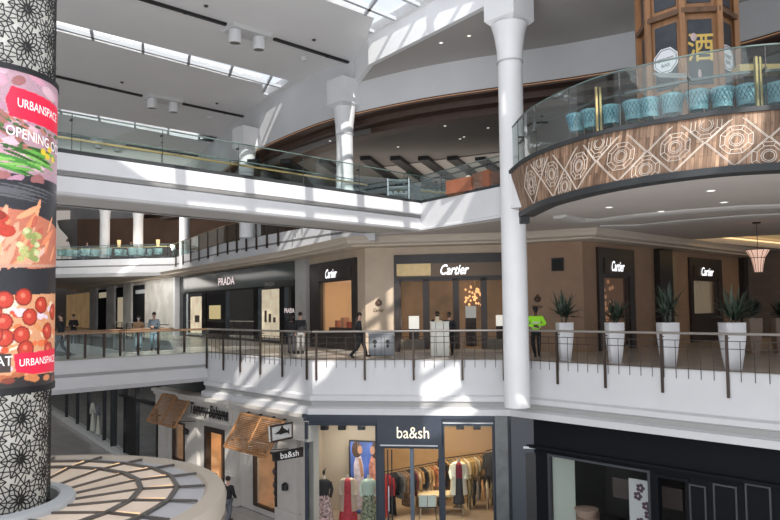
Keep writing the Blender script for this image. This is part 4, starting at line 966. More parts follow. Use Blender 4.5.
# --- dark glazed shop front, lower left
t = thing('glazed_shop_facade', 'dark glazed shop facade under the middle bridge', 'shop facade', DS.P(DS.L, H1, 0)); zt = -1.2
for W, us in ((DS, [DS.px(x,430)[0] for x in (66,77,88,104)]), (DS2, [DS2.px(x,430)[0] for x in (112,125,137,158)])):
    for u in us: mb = MB(); W.box(mb, u-.09, u+.09, H1, zt, -.1, .08); mb.build('mullion', black, t, True)
for W in (DS, DS2):
    mb = MB(); W.box(mb, 0, W.L, H1+.1, zt, -.03, -.02); mb.build('glazing', glass('smoked_glazing', (.40,.44,.46), .12, mx=.6), t, True)
    mb = MB(); W.box(mb, 0, W.L, H1, H1+.28, -.1, .3); mb.build('threshold', mat('sunlit_kerb_tone', (.75,.74,.72), .5), t, True)  # kerb lightened in colour to imitate a sunlit line along the floor
mb = MB(); DS2.box(mb, 0, DS2.L, -3.05, -2.9, -.1, .1); mb.build('transom', black, t, True)
for a, b in ((.1,2.6),(3.3,5.2)):
    mb = MB(); k = a
    while k < b: mb.tube([DS2.P(k,-2.9,-.25), DS2.P(k,-1.3,-.25)], .05, 6); k += .13
    mb.build('green_curtain', mat('green_glass_curtain', (.30,.42,.36), .5, emit=.05), t, True)
mb = MB(); DS2.box(mb, DS2.px(125,430)[0], DS2.px(137,430)[0], H1+.1, -3.05, -.05, .02); mb.build('dark_door', black, t, True)
mb = MB(); DS.add if False else None
mb.add([DS.P(0,H1,-4),DS.P(DS.L+6,H1,-4),DS.P(DS.L+6,zt,-4),DS.P(0,zt,-4)], [(0,1,2,3)]); mb.add([DS.P(0,H1+.03,0),DS.P(DS.L,H1+.03,0),DS2.P(DS2.L,H1+.03,-.3),DS.P(DS.L+6,H1+.03,-4),DS.P(0,H1+.03,-4)], [(0,1,2,3,4)]); struct(mb.build('wall_interior', mat('murky_interior', (.10,.10,.10), .6)))
mb = MB(); DS.box(mb, -5, DS.L, zt, -.4, -.1, .05); DS2.box(mb, 0, DS2.L, zt, -.4, -.1, .05); struct(mb.build('wall_lower_far', soffm))
mb = MB(); DS.box(mb, DS.px(82.5,430)[0]-.35, DS.px(82.5,430)[0]+.3, H1, zt, -.6, -.15); tag(mb.build('shop_column', mat('pale_column', (.42,.46,.44), .5)), 'pale column just inside the dark glazed shop', 'column')
whitem = mat('white_cloth', (.62,.60,.52), .7)
c = DS.P(DS.px(95,430)[0], 0, -1.0)
def m2(x, Y, lb, top, bot, **k): return mannequin(x, Y, lb, top, bot, zb=H1+.3, **k)
m2(94.5, DS.P(DS.px(94.5,430)[0],0,-1.0).y, 'left of the two mannequins in pale clothes in the dark glazed shop', whitem, whitem, s=1.15, headm=whitem)
m2(100.5, DS.P(DS.px(100.5,430)[0],0,-1.2).y, 'right of the two mannequins in the dark glazed shop, dark top over pale skirt', mat('grey_top', (.16,.17,.19), .7), whitem, s=1.15, headm=black)
# ------------------------------------------------------------------ patterned column with wrap-around display
CX, CY, CR = -8.24, 14.0, 1.25
led = thing('display_column', 'huge round column with black rosette lattice and a wrap-around food advertisement display', 'column', (CX, CY, H1))
def cylP(s, z, r=CR): a = s / CR; return Vector((CX + r*math.sin(a), CY - r*math.cos(a), z))      # s = arc length, 0 faces the camera's wall
def cylpx(x, y, r=CR):
    d = ray(x, y); ox, oy = CAM.x-CX, CAM.y-CY; a = d.x**2+d.y**2; b = 2*(ox*d.x+oy*d.y); c = ox*ox+oy*oy-r*r; D_ = b*b-4*a*c
    if D_ < 0: D_ = 0
    k = (-b-math.sqrt(D_))/(2*a); p = CAM + d*k
    return math.atan2(p.x-CX, CY-p.y)*CR, p.z
ZL0, ZL1 = cylpx(25, 388)[1], cylpx(10, 69)[1]
mb = MB(); mb.lathe((CX,CY,0), [(CR-.06,-2.2),(CR-.06,ZHI)], 64); mb.build('core', mat('off_white_core', (.78,.76,.70), .6, emit=.12), led, True, smooth=True)  # emission added to lift the core's tone; it is no lamp
# rosette lattice
segs = []
def rosette(s0, z0, R_):
    n = 12
    for k in range(n):
        a = 2*PI*k/n; ca, sa = math.cos(a), math.sin(a); T = lambda r, w: (s0 + r*ca - w*sa, z0 + r*sa + w*ca)
        p = [T(.05,0), T(.15,.036), T(.25,0), T(.15,-.036)]
        for i in range(4): segs.append((p[i], p[(i+1)%4]))
        a2 = a + PI/n; T2 = lambda r, w: (s0 + r*math.cos(a2) - w*math.sin(a2), z0 + r*math.sin(a2) + w*math.cos(a2))
        a3 = a + 2*PI/n; T3 = lambda r: (s0+r*math.cos(a3), z0+r*math.sin(a3))
        segs.append((T(.25,0), T2(.29,0))); segs.append((T2(.29,0), T3(.25)))
        segs.append((T2(.05,0), T2(.17,0))); segs.append((T2(.29,0), T(.385,0))); segs.append((T2(.29,0), T3(.385)))
        if k % 2 == 0: segs.append((T2(.29,0), T2(.445,0))) ; segs.append((T(.25,0), T(.385,0)))
AH = .77; circ = 2*PI*CR; nc = 12; dx = circ/nc
for i in range(nc):
    for zz0, zz1 in ((-2.2, ZL0), (ZL1, ZHI)):
        z = zz0 - 1 + (AH/2 if i % 2 else 0)
        while z < zz1 + 1:
            rosette(i*dx + .05, z, AH); z += AH
mb = MB(); r = CR+.0
for a, b in segs:
    z0_, z1_ = min(a[1], b[1]), max(a[1], b[1])
    if not ((z0_ > -2.2 and z1_ < ZL0) or (z0_ > ZL1 and z1_ < ZHI)): continue
    P_, Q_ = cylP(a[0], a[1]), cylP(b[0], b[1]); nn = cylP((a[0]+b[0])/2, 0, 1) - Vector((CX,CY,0)); mb.bar(P_, Q_, .021, .008, up=nn)
for s0 in range(3):
    for k in range(0): pass
for i in range(nc):
    for zz0, zz1 in ((-2.2, ZL0), (ZL1, ZHI)):
        z = zz0 - 1 + (AH/2 if i % 2 else 0)
        while z < zz1 + 1:
            if zz0 + .1 < z < zz1 - .1:
                c = cylP(i*dx+.05, z, CR); nn = (c - Vector((CX,CY,z))); ux = Vector((-nn.y, nn.x, 0)).normalized()
                mb.add([c + ux*.05*math.cos(k*PI/4) + Vector((0,0,.05*math.sin(k*PI/4))) + nn.normalized()*.012 for k in range(8)], [tuple(range(8))])
            z += AH
mb.build('rosette_lattice', mat('lattice_black', (.012,.012,.012), .5), led, True)
# painted display: colours laid on a fine grid in (arc, height)
def P2(x, y): return cylpx(x, y)
rnd = random.Random(5)
def sc(x, y):
    s, z = cylpx(min(x, 52), y); return (s + max(0, x-52)*.09, z)
shapes = []      # (kind, data, colour)
def E_(x, y, rx, ry, c, rot=0): s, z = sc(x, y); shapes.append(('e', (s, z, rx, ry, math.cos(rot), math.sin(rot)), c))
def Q_(pts, c): shapes.append(('p', [sc(*p) for p in pts], c))
zA_, zB_, zC_ = sc(25,176)[1], sc(25,299)[1], sc(25,299)[1]
# salad panel
for k in range(60):
    x, y = rnd.uniform(-20,66), rnd.uniform(60,200); g = rnd.choice([(.55,.28,.36),(.42,.22,.30),(.60,.40,.45),(.30,.12,.12),(.50,.34,.42)])
    E_(x, y, rnd.uniform(.08,.28), rnd.uniform(.05,.14), g, rnd.uniform(-.5,.5))
for k in range(70):
    x, y = rnd.uniform(-15,66), rnd.uniform(112,146); E_(x, y+ .1*x, rnd.uniform(.05,.16), rnd.uniform(.02,.05), rnd.choice([(.42,.16,.12),(.07,.13,.04),(.30,.12,.10),(.55,.30,.28),(.05,.07,.03)]), rnd.uniform(-.8,.3))
for k in range(34):
    x, y = rnd.uniform(-6,48), rnd.uniform(150,170); E_(x, y, rnd.uniform(.2,.4), .03, rnd.choice([(.06,.22,.04),(.12,.34,.06),(.03,.10,.02),(.2,.42,.10)]), rnd.uniform(-.25,.15))
for x, y in ((41,152),(45,157),(50,160),(47,150)): E_(x, y, .08, .07, (.65,.48,.05))
# bowl with salmon
Q_([(-20,178),(40,184),(66,200),(66,295),(-20,302)], (.025,.025,.03))
E_(10, 200, 1.4, .34, (.03,.03,.035)); 
for k in range(12): E_(rnd.uniform(-10,40), rnd.uniform(188,198), .5, .02, (.10,.10,.11), -.1)
Q_([(-20,206),(20,210),(48,222),(64,240),(62,262),(30,269),(-20,262)], (.48,.16,.10))
for k in range(46):
    x, y = rnd.uniform(-10,66), rnd.uniform(212,262); E_(x, y, rnd.uniform(.15,.34), rnd.uniform(.03,.07), rnd.choice([(.70,.24,.12),(.62,.33,.22),(.78,.34,.18),(.48,.12,.08),(.72,.45,.36)]), rnd.uniform(.5,1.6))
for k in range(30): E_(rnd.uniform(16,37), rnd.uniform(230,262), .07, .06, rnd.choice([(.42,.42,.16),(.55,.55,.30),(.26,.30,.10)]))
for k in range(8): E_(rnd.uniform(-4,8), rnd.uniform(215,235), .12, .09, rnd.choice([(.25,.03,.02),(.45,.05,.03)]))
E_(10, 266, 1.5, .03, (.5,.28,.2), .06)
# pizza
zP = sc(25, 293)[1]
pz = []
Q_([(-20,296),(66,291),(66,372),(-20,378)], (.62,.30,.16))
for k in range(120):
    E_(rnd.uniform(-15,66), rnd.uniform(296,370), rnd.uniform(.03,.12), rnd.uniform(.02,.09), rnd.choice([(.78,.52,.34),(.70,.16,.06),(.55,.08,.03),(.82,.60,.45),(.62,.25,.10),(.7,.55,.62)]), rnd.uniform(-1,1))
for x, y in ((3,300),(22,297),(39,305),(28,317),(2,322),(45,331),(20,335),(3,338),(24,349),(46,350),(-9,312),(-8,335),(50,312)):
    E_(x, y, .17, .17, (.22,.02,.015)); E_(x, y, .145, .145, (.48,.05,.03)); E_(x-1, y-1.5, .05, .05, (.66,.16,.10))
Q_([(-20,378),(66,372),(66,386),(-20,391)], (.03,.025,.025))
for k in range(14): E_(rnd.uniform(-10,66), rnd.uniform(374,381), .12, .06, rnd.choice([(.4,.12,.05),(.55,.2,.08),(.2,.05,.03)]))
# red flags
Q_([(10,86),(62,108),(62,134),(38,126),(8,116),(4,99)], (.72,.02,.06))
Q_([(12,354),(62,346),(62,371),(30,374),(14,372)], (.72,.02,.06))
Q_([(-20,352),(10,354),(9,372),(-20,374)], (.05,.035,.03))
nS, nZ = 440, 420
half = circ/2
S0, S1 = -1.15, 2.6
pS = int((S1-S0)/(circ/nS))+1
base = [[((.40,.25,.30) if ZL0 + (ZL1-ZL0)*j/nZ > zA_ else (.03,.03,.035)) for i in range(pS+1)] for j in range(nZ+1)]
ds, dz = circ/nS, (ZL1-ZL0)/nZ
for kd, d, cc in shapes:
    if kd == 'e': rr = max(d[2], d[3]); bx = (d[0]-rr, d[0]+rr, d[1]-rr, d[1]+rr)
    else: bx = (min(p[0] for p in d), max(p[0] for p in d), min(p[1] for p in d), max(p[1] for p in d))
    for j in range(max(0, int((bx[2]-ZL0)/dz)), min(nZ, int((bx[3]-ZL0)/dz)+1)+1):
        z = ZL0 + j*dz
        for i in range(max(0, int((bx[0]-S0)/ds)), min(pS, int((bx[1]-S0)/ds)+1)+1):
            s = S0 + i*ds
            if kd == 'e':
                dx_, dz_ = s-d[0], z-d[1]; u = (dx_*d[4]+dz_*d[5])/d[2]; v = (-dx_*d[5]+dz_*d[4])/d[3]
                r2 = u*u+v*v
                if r2 < 1: k = 1.05-.12*r2; base[j][i] = (cc[0]*k, cc[1]*k, cc[2]*k)
            else:
                ins = False; q = len(d)-1
                for w_ in range(len(d)):
                    if (d[w_][1] > z) != (d[q][1] > z) and s < (d[q][0]-d[w_][0])*(z-d[w_][1])/(d[q][1]-d[w_][1])+d[w_][0]: ins = not ins
                    q = w_
                if ins: base[j][i] = cc
me = bpy.data.meshes.new('display_screen'); vs = []; fs = []; cols = []
for j in range(nZ+1):
    z = ZL0 + dz*j
    for i in range(nS):
        s = -half + circ*i/nS; vs.append(cylP(s, z, CR+.05) - Vector((CX,CY,H1)))
        k = int((s - S0) % (S1-S0) / ds); cc = base[j][min(k, pS)]; g = .88 + .24*rnd.random(); cols.append((min(1,cc[0]*g), min(1,cc[1]*g), min(1,cc[2]*g), 1))
for j in range(nZ):
    for i in range(nS): fs.append((j*nS+i, j*nS+(i+1)%nS, (j+1)*nS+(i+1)%nS, (j+1)*nS+i))
me.from_pydata([tuple(v) for v in vs], [], fs); me.update(); at_ = me.color_attributes.new('Col', 'FLOAT_COLOR', 'POINT'); at_.data.foreach_set('color', [c for cc in cols for c in cc]); me.shade_smooth()
m = bpy.data.materials.new('display_picture'); m.use_nodes = True; nt = m.node_tree; b = nt.nodes['Principled BSDF']; va = nt.nodes.new('ShaderNodeVertexColor'); va.layer_name = 'Col'
nt.links.new(va.outputs['Color'], b.inputs['Base Color']); nt.links.new(va.outputs['Color'], b.inputs['Emission Color']); b.inputs['Emission Strength'].default_value = .42; b.inputs['Roughness'].default_value = .35
me.materials.append(m); o = bpy.data.objects.new('display_screen', me); COL.objects.link(o); o.parent = led
mb = MB(); 
for z0_, z1_ in ((ZL1-.02, ZL1+.09), (ZL0-.1, ZL0+.02)): mb.lathe((CX,CY,0), [(CR,z0_),(CR+.07,z0_),(CR+.07,z1_),(CR,z1_)], 64)
mb.build('screen_rim', black, led, True)
ltm = mat('ad_letters', (.85,.85,.85), .5, emit=.35)
def adtext(txt, xc, yc, size, width, slope=0, sm=None):
    s, z = sc(xc, yc); s = sm if sm is not None else s; mb = MB(); text_on(mb, txt, lambda a, b: cylP(s+a, z+b+slope*a, CR+.065), size, width, bold=.008); mb.build('advert_lettering', ltm, led, True)
s0, s1 = sc(15,0)[0], 1.75
sA, zA1 = sc(15, 99); sB, zB1 = sc(53, 116)
adtext('URBANSPACE', 31, 107.5, .25, (sB-sA)*.96, (zB1-zA1)/(sB-sA)+.02, (sA+sB)/2)
s8, s47 = sc(7,0)[0], sc(47,0)[0]; wO = (s47-s8)/.62; adtext('OPENING OCT', 27, 137.5, .28, wO, -.10, s8+wO/2)
s23, s55 = sc(22,0)[0], sc(55,0)[0]; adtext('URBANSPACE', 38, 360.5, .20, (s55-s23)*.95, .02, (s23+s55)/2)
adtext('AT', 3, 361, .26, .28, 0)
# ------------------------------------------------------------------ round canopy at the column's foot
can = thing('kiosk_canopy', 'large round canopy of cream panels and dark ribs round the patterned column', 'canopy', (CX, CY, H1))
ZCn = -2.0; RC = 4.74
mb = MB(); mb.lathe((CX,CY,0), [(RC-.42,ZCn+.06),(RC-.35,ZCn+.14),(RC,ZCn+.1),(RC+.05,ZCn-.02),(RC+.02,ZCn-.32),(RC-.25,ZCn-.38),(RC-.42,ZCn+.06)], 96); mb.build('outer_rim', mat('sand_rim', (.52,.45,.37), .5), can, True, smooth=True)
mb = MB(); mb.lathe((CX,CY,0), [(RC-1.0,ZCn+.11),(RC-.4,ZCn+.06)], 96); mb.build('grey_ring', mat('pearl_grey', (.50,.50,.52), .4), can, True, smooth=True)
cream = mat('backlit_fabric', (.66,.56,.48), .5, var=.22, scale=.9, emit=.16, ecol=(1,.75,.5))
npan = 22
for k in range(npan):
    a0_, a1_ = 2*PI*k/npan, 2*PI*(k+1)/npan
    for r0, z0_, r1, z1_ in ((1.5,ZCn+.02,3.0,ZCn+.14),(3.05,ZCn+.14,RC-.98,ZCn+.12)):
        P4 = [Vector((CX+r_*math.cos(t_), CY+r_*math.sin(t_), z_)) for r_, t_, z_ in ((r0,a0_+.02,z0_),(r0,a1_-.02,z0_),(r1,a1_-.01,z1_),(r1,a0_+.01,z1_))]
        mb = MB(); mb.hexa([v-Vector((0,0,.04)) for v in P4] + P4); mb.build('fabric_panel', cream, can, True)
ribm = mat('canopy_rib', (.15,.135,.125), .4, .4)
for k in range(npan):
    a = 2*PI*k/npan; p = Vector((CX+1.5*math.cos(a), CY+1.5*math.sin(a), ZCn+.04)); q = Vector((CX+3.02*math.cos(a), CY+3.02*math.sin(a), ZCn+.155)); r_ = Vector((CX+(RC-.4)*math.cos(a), CY+(RC-.4)*math.sin(a), ZCn+.12))
    mb = MB(); mb.bar(p, q, .05, .05); mb.bar(q, r_, .05, .05); mb.build('rib', ribm, can, True)
for rr_, z_, w_ in ((3.02,ZCn+.16,.11),(RC-.98,ZCn+.14,.09)):
    mb = MB()
    for k in range(npan):
        a, b = 2*PI*k/npan, 2*PI*(k+1)/npan; mb.bar((CX+rr_*math.cos(a),CY+rr_*math.sin(a),z_),(CX+rr_*math.cos(b),CY+rr_*math.sin(b),z_),w_,.06)
    mb.build('ring_rib', ribm, can, True)
warmline = mat('warm_edge_light', (.9,.6,.35), .5, emit=.9, ecol=(1,.62,.32))
mb = MB()
for k in range(npan):
    a = 2*PI*k/npan + .035; mb.bar((CX+1.7*math.cos(a),CY+1.7*math.sin(a),ZCn+.035),(CX+2.95*math.cos(a-.01),CY+2.95*math.sin(a-.01),ZCn+.155),.03,.02); mb.bar((CX+3.15*math.cos(a-.012),CY+3.15*math.sin(a-.012),ZCn+.155),(CX+(RC-1.08)*math.cos(a-.016),CY+(RC-1.08)*math.sin(a-.016),ZCn+.16),.03,.02)
mb.build('edge_lights', warmline, can, True)
mb = MB(); mb.lathe((CX,CY,0), [(CR+.14,ZCn-.1),(CR+.16,ZCn+.14),(CR+.2,ZCn+.18),(CR+.46,ZCn+.15),(CR+.5,ZCn+.10),(CR+.5,ZCn-.1)], 64); mb.build('collar', mat('collar_grey', (.52,.54,.56), .4), can, True, smooth=True)
mb = MB(); mb.lathe((CX,CY,0), [(2.6,H1),(2.6,ZCn-.2),(RC-.3,ZCn-.3)], 48); mb.build('kiosk_body', mat('kiosk_dark', (.09,.08,.075), .5), can, True)
# ------------------------------------------------------------------ people
skin_a = mat('skin_light', (.50,.30,.22), .6); skin_b = mat('skin_dark', (.13,.07,.045), .6); hairm = mat('hair_dark', (.02,.014,.01), .7)
def skinmesh(name, verts, edges, radii, m, parent, root=0, sub=2):
    me = bpy.data.meshes.new(name); me.from_pydata([tuple(v) for v in verts], edges, []); me.update()
    o = bpy.data.objects.new(name, me); COL.objects.link(o); o.parent = parent
    md = o.modifiers.new('skin', 'SKIN'); md.use_smooth_shade = True
    for i, sv in enumerate(me.skin_vertices[0].data):
        r = radii[i]; sv.radius = (r, r) if not isinstance(r, tuple) else r; sv.use_root = (i == root)
    sb = o.modifiers.new('sub', 'SUBSURF'); sb.levels = sb.render_levels = sub
    me.materials.append(m); return o
def person(loc, rz, label, top, legs, pose, skin=skin_a, hair=hairm, s=1.0, mask=None, shoes=black, longcoat=False, lookdown=0, hat=None, skirt=None, group=None, name='person', vest=None, cup=None):
    """facing local -Y. pose: dict of joint positions overriding the standing ones"""
    t = thing(name, label, 'person', loc, rz, group); t.scale = (s, s, s)
    J = dict(pel=(0,0,.93), sp=(0,.01,1.15), ch=(0,0,1.36), nk=(0,0,1.48), nt=(0,-.01,1.56),
             shl=(.18,0,1.42), ell=(.23,.03,1.14), wrl=(.22,-.06,.89), shr=(-.18,0,1.42), elr=(-.23,.03,1.14), wrr=(-.22,-.06,.89),
             hl=(.09,0,.9), kl=(.10,-.02,.5), al=(.10,.02,.1), tl=(.10,-.14,.05), hr=(-.09,0,.9), kr=(-.10,-.02,.5), ar=(-.10,.02,.1), tr=(-.10,-.14,.05))
    J.update(pose); V = {k: Vector(v) for k, v in J.items()}
    names = ['pel','sp','ch','nk','nt','shl','ell','wrl','shr','elr','wrr','hl','kl','al','tl','hr','kr','ar','tr']
    rad = dict(pel=(.14,.10), sp=(.13,.09), ch=(.15,.10), nk=.055, nt=.05, shl=.06, ell=.042, wrl=.028, shr=.06, elr=.042, wrr=.028, hl=.085, kl=.058, al=.04, tl=.03, hr=.085, kr=.058, ar=.04, tr=.03)
    vs = [V[n] for n in names]; ix = {n: i for i, n in enumerate(names)}
    ed = [('pel','sp'),('sp','ch'),('ch','nk'),('nk','nt'),('ch','shl'),('shl','ell'),('ell','wrl'),('ch','shr'),('shr','elr'),('elr','wrr'),('pel','hl'),('hl','kl'),('kl','al'),('al','tl'),('pel','hr'),('hr','kr'),('kr','ar'),('ar','tr')]
    E = [(ix[a], ix[b]) for a, b in ed]; R = [rad[n] for n in names]
    # head as part of the same surface
    hd = V['nt'] + Vector((0,-.015-lookdown*.03,.12)); vs.append(hd + Vector((0,.0,-.02))); R.append((.078,.088)); E.append((ix['nt'], len(vs)-1)); hb = len(vs)-1
    vs.append(hd + Vector((0,.0,.07))); R.append((.072,.085)); E.append((hb, len(vs)-1))
    # hands: palm and five digits of different lengths
    for sd, w_, e_ in ((1,'wrl','ell'), (-1,'wrr','elr')):
        d = (V[w_]-V[e_]).normalized(); side = d.cross(Vector((0,1,0)));
        if side.length < .2: side = Vector((1,0,0))
        side.normalize(); palm = d.cross(side).normalized(); pc = V[w_] + d*.06; vs.append(pc); R.append((.034,.018)); E.append((ix[w_], len(vs)-1)); pi_ = len(vs)-1
        for q, (o_, ln) in enumerate(((-.026,.075),(-.009,.088),(.009,.082),(.026,.065))):
            a = pc + side*o_ + d*.035; b = a + d*ln*.5 + palm*.008; c = b + d*ln*.38 + palm*.02
            for p_, r_ in ((a,.010),(b,.009),(c,.008)): vs.append(p_); R.append(r_)
            n_ = len(vs); E.extend([(pi_, n_-3),(n_-3,n_-2),(n_-2,n_-1)])
        a = pc + side*.035*1.0 - d*.015; b = a + side*.022 + d*.03 + palm*.01; vs += [a, b]; R += [.011,.009]; n_ = len(vs); E.extend([(pi_, n_-2),(n_-2,n_-1)])
    skinmesh('body', vs, E, R, skin, t, 0, 1)
    # face
    mb = MB(); mb.ell(hd + Vector((0,-.095,.0)), .014,.02,.026, 8, 6); mb.build('nose', skin, t, smooth=True)
    mb = MB()
    for e in (-1,1): mb.ell(hd + Vector((e*.032,-.078,.028)), .014,.01,.009, 8, 6)
    mb.build('eyes', mat('eye_dark', (.03,.02,.02), .3), t, smooth=True)
    mb = MB()
    for e in (-1,1): mb.ell(hd + Vector((e*.083,.0,.01)), .012,.02,.032, 8, 6)
    mb.build('ears', skin, t, smooth=True)
    mb = MB(); mb.ell(hd + Vector((0,-.082,-.045)), .026,.01,.008, 8, 6); mb.build('mouth', mat('lip', (.28,.10,.09), .5), t, smooth=True)
    if mask: mb = MB(); mb.ell(hd + Vector((0,-.055,-.03)), .068,.06,.055, 12, 8); mb.build('face_mask', mask, t, smooth=True)
    mb = MB(); mb.ell(hd + Vector((0,.022,.055)), .094,.102,.095, 14, 10); 
    if skirt == 'long_hair': mb.ell(hd + Vector((0,.05,-.08)), .08,.06,.15, 12, 8)
    mb.build('hair', hair, t, smooth=True)
    if hat: mb = MB(); mb.ell(hd + Vector((0,.01,.08)), .105,.115,.08, 14, 8); mb.build('cap', hat, t, smooth=True)
    # jacket
    jn = ['pel','sp','ch','nk','shl','ell','wrl','shr','elr','wrr']; jx = {n: i for i, n in enumerate(jn)}; jr = dict(pel=(.175,.135), sp=(.165,.125), ch=(.185,.135), nk=.08, shl=.085, ell=.065, wrl=.05, shr=.085, elr=.065, wrr=.05)
    je = [(jx[a], jx[b]) for a, b in ed if a in jx and b in jx]
    jv = [V[n].copy() for n in jn]; jv[3] = V['nk'] - Vector((0,0,.02)); jv[0] = V['pel'] - Vector((0,0,.05))
    rr = [jr[n] for n in jn]
    if longcoat: jv.append(V['pel'] - Vector((0,0,.38))); rr.append((.19,.15)); je.append((0, len(jv)-1))
    skinmesh('jacket', jv, je, rr, top, t, 0, 2)
    ln = ['pel','hl','kl','al','hr','kr','ar']; lx = {n: i for i, n in enumerate(ln)}; lr = dict(pel=(.155,.12), hl=.105, kl=.078, al=.062, hr=.105, kr=.078, ar=.062)
    skinmesh('trousers', [V[n] for n in ln], [(lx[a], lx[b]) for a, b in ed if a in lx and b in lx], [lr[n] for n in ln], legs, t, 0, 2)
    for a, b in (('al','tl'),('ar','tr')):
        mb = MB(); A_, B_ = V[a], V[b]; mb.tube([A_+Vector((0,0,.02))-(B_-A_)*.25, A_*.6+B_*.4-Vector((0,0,.02)), B_+(B_-A_)*.15], [.055,.052,.035], 10); mb.build('shoe', shoes, t, smooth=True)
    if vest:
        mb = MB()
        for z in (1.05,1.2): mb.lathe((0,.005,0), [(.172,z),(.178,z+.02),(.178,z+.05),(.172,z+.07)], 20)
        for v in mb.v: v.y *= .8
        mb.build('reflective_band', mat('silver_band', (.6,.6,.55), .3, emit=.1), t, smooth=True)
    return t
blackcloth = mat('black_coat', (.014,.014,.017), .8); bluegrey = mat('grey_jeans', (.13,.14,.16), .8); hivis = mat('hi_vis_green', (.38,.85,.04), .7, emit=.12); khaki = mat('khaki', (.30,.25,.18), .8); denim = mat('washed_denim', (.20,.27,.33), .8)
maskb = mat('mask_black', (.02,.02,.02), .7); maskw = mat('mask_white', (.6,.62,.65), .7)
stride = dict(kl=(.09,-.18,.52), al=(.09,-.28,.12), tl=(.09,-.44,.1), kr=(-.09,.02,.5), ar=(-.09,.33,.15), tr=(-.09,.22,.05), ell=(.24,.12,1.16), wrl=(.23,.16,.93), elr=(-.24,-.02,1.14), wrr=(-.22,-.2,.98))
fold = dict(ell=(.25,-.02,1.14), wrl=(.02,-.22,1.14), elr=(-.25,-.02,1.14), wrr=(-.04,-.24,1.10))
def pl(x, yfoot, z=0): p = at_z(x, yfoot, z); return (p.x, p.y, z)
person(pl(359.5, 358.5), PI*.5, 'man in black jacket and trousers walking past the beige stone wall', blackcloth, blackcloth, stride, s=.98, mask=None)
p = pl(291.5, 354); person(p, PI*.93, 'long-haired person in a dark coat, left of the couple by the glossy shop', blackcloth, mat('charcoal_cloth', (.04,.04,.045), .8), dict(ell=(.24,-.05,1.13), wrl=(.12,-.2,1.1)), s=.95, skirt='long_hair')
p = pl(300.5, 354); person(p, PI*1.05, 'person in dark jacket and grey trousers, right of the couple by the glossy shop', blackcloth, mat('light_grey_trousers', (.27,.26,.25), .8), dict(), s=1.0)
person((at_y(437.5,330,28.4).x, 28.4, 0), 0, 'masked shop assistant in black behind the white kiosk, left of two', blackcloth, blackcloth, fold, s=.98, mask=maskb, skirt='long_hair')
person((at_y(449.5,330,28.2).x, 28.2, 0), -.3, 'masked shop assistant in black at the right end of the white kiosk', blackcloth, blackcloth, fold, s=.96, mask=maskb)
p = at_z(536.5, 357, 0); person((p.x, p.y, 0), -.1, 'security guard in bright green jacket leaning on the railing beside the tall column', hivis, blackcloth, dict(fold, ell=(.34,-.04,1.18), elr=(-.34,-.04,1.18), shl=(.21,0,1.42), shr=(-.21,0,1.42), kr=(-.12,-.05,.5), ar=(-.05,-.05,.1), tr=(-.05,-.2,.05)), s=1.06, skin=skin_b, mask=maskb, hat=black, vest=True)
q = pl(139, 350); p = at_y(139, 340, 33.5); person((at_y(138.5,340,34.5).x, 34.5, 0), .3, 'person in tan coat and pale top standing by the stone-clad wall', mat('tan_coat', (.40,.25,.14), .8), denim, fold, s=.95, mask=maskw)
person((at_y(154,340,34.0).x, 34.0, 0), .1, 'person in dark grey jacket and pale jeans by the stone-clad wall', mat('slate_jacket', (.07,.09,.11), .8), denim, fold, s=1.04)
p = pl(61, 360); pB = at_y(61, 340, 29.0); person((pB.x, pB.y, 0), -1.4, 'tall person in black standing next to the display column on the middle bridge', blackcloth, mat('navy_trousers', (.03,.035,.05), .8), dict(stride), s=1.05)
pB = at_y(73.5, 330, 42); person((pB.x, pB.y, 0), .6, 'distant person in black beyond the middle bridge', blackcloth, blackcloth, dict(fold), s=1.0)
pB = at_y(99, 455, 27.5); person((pB.x, pB.y, H1), PI*.8, 'person in black jacket on the lower level behind the round canopy', blackcloth, blackcloth, dict(), s=1.05, skin=skin_a)
pB = at_y(228, 480, 27.6); person((pB.x, pB.y, H1), PI*.9, 'person in dark coat walking past the lower shop doorway', blackcloth, bluegrey, dict(stride), s=1.04)
pB = at_y(215, 470, 28.6); person((pB.x, pB.y, H1), PI*.5, 'person in a pale patterned coat at the lower shop doorway', mat('patterned_coat', (.32,.30,.34), .8, var=.9, scale=16), bluegrey, dict(fold), s=.98, hair=mat('hair_grey', (.2,.19,.18), .8))
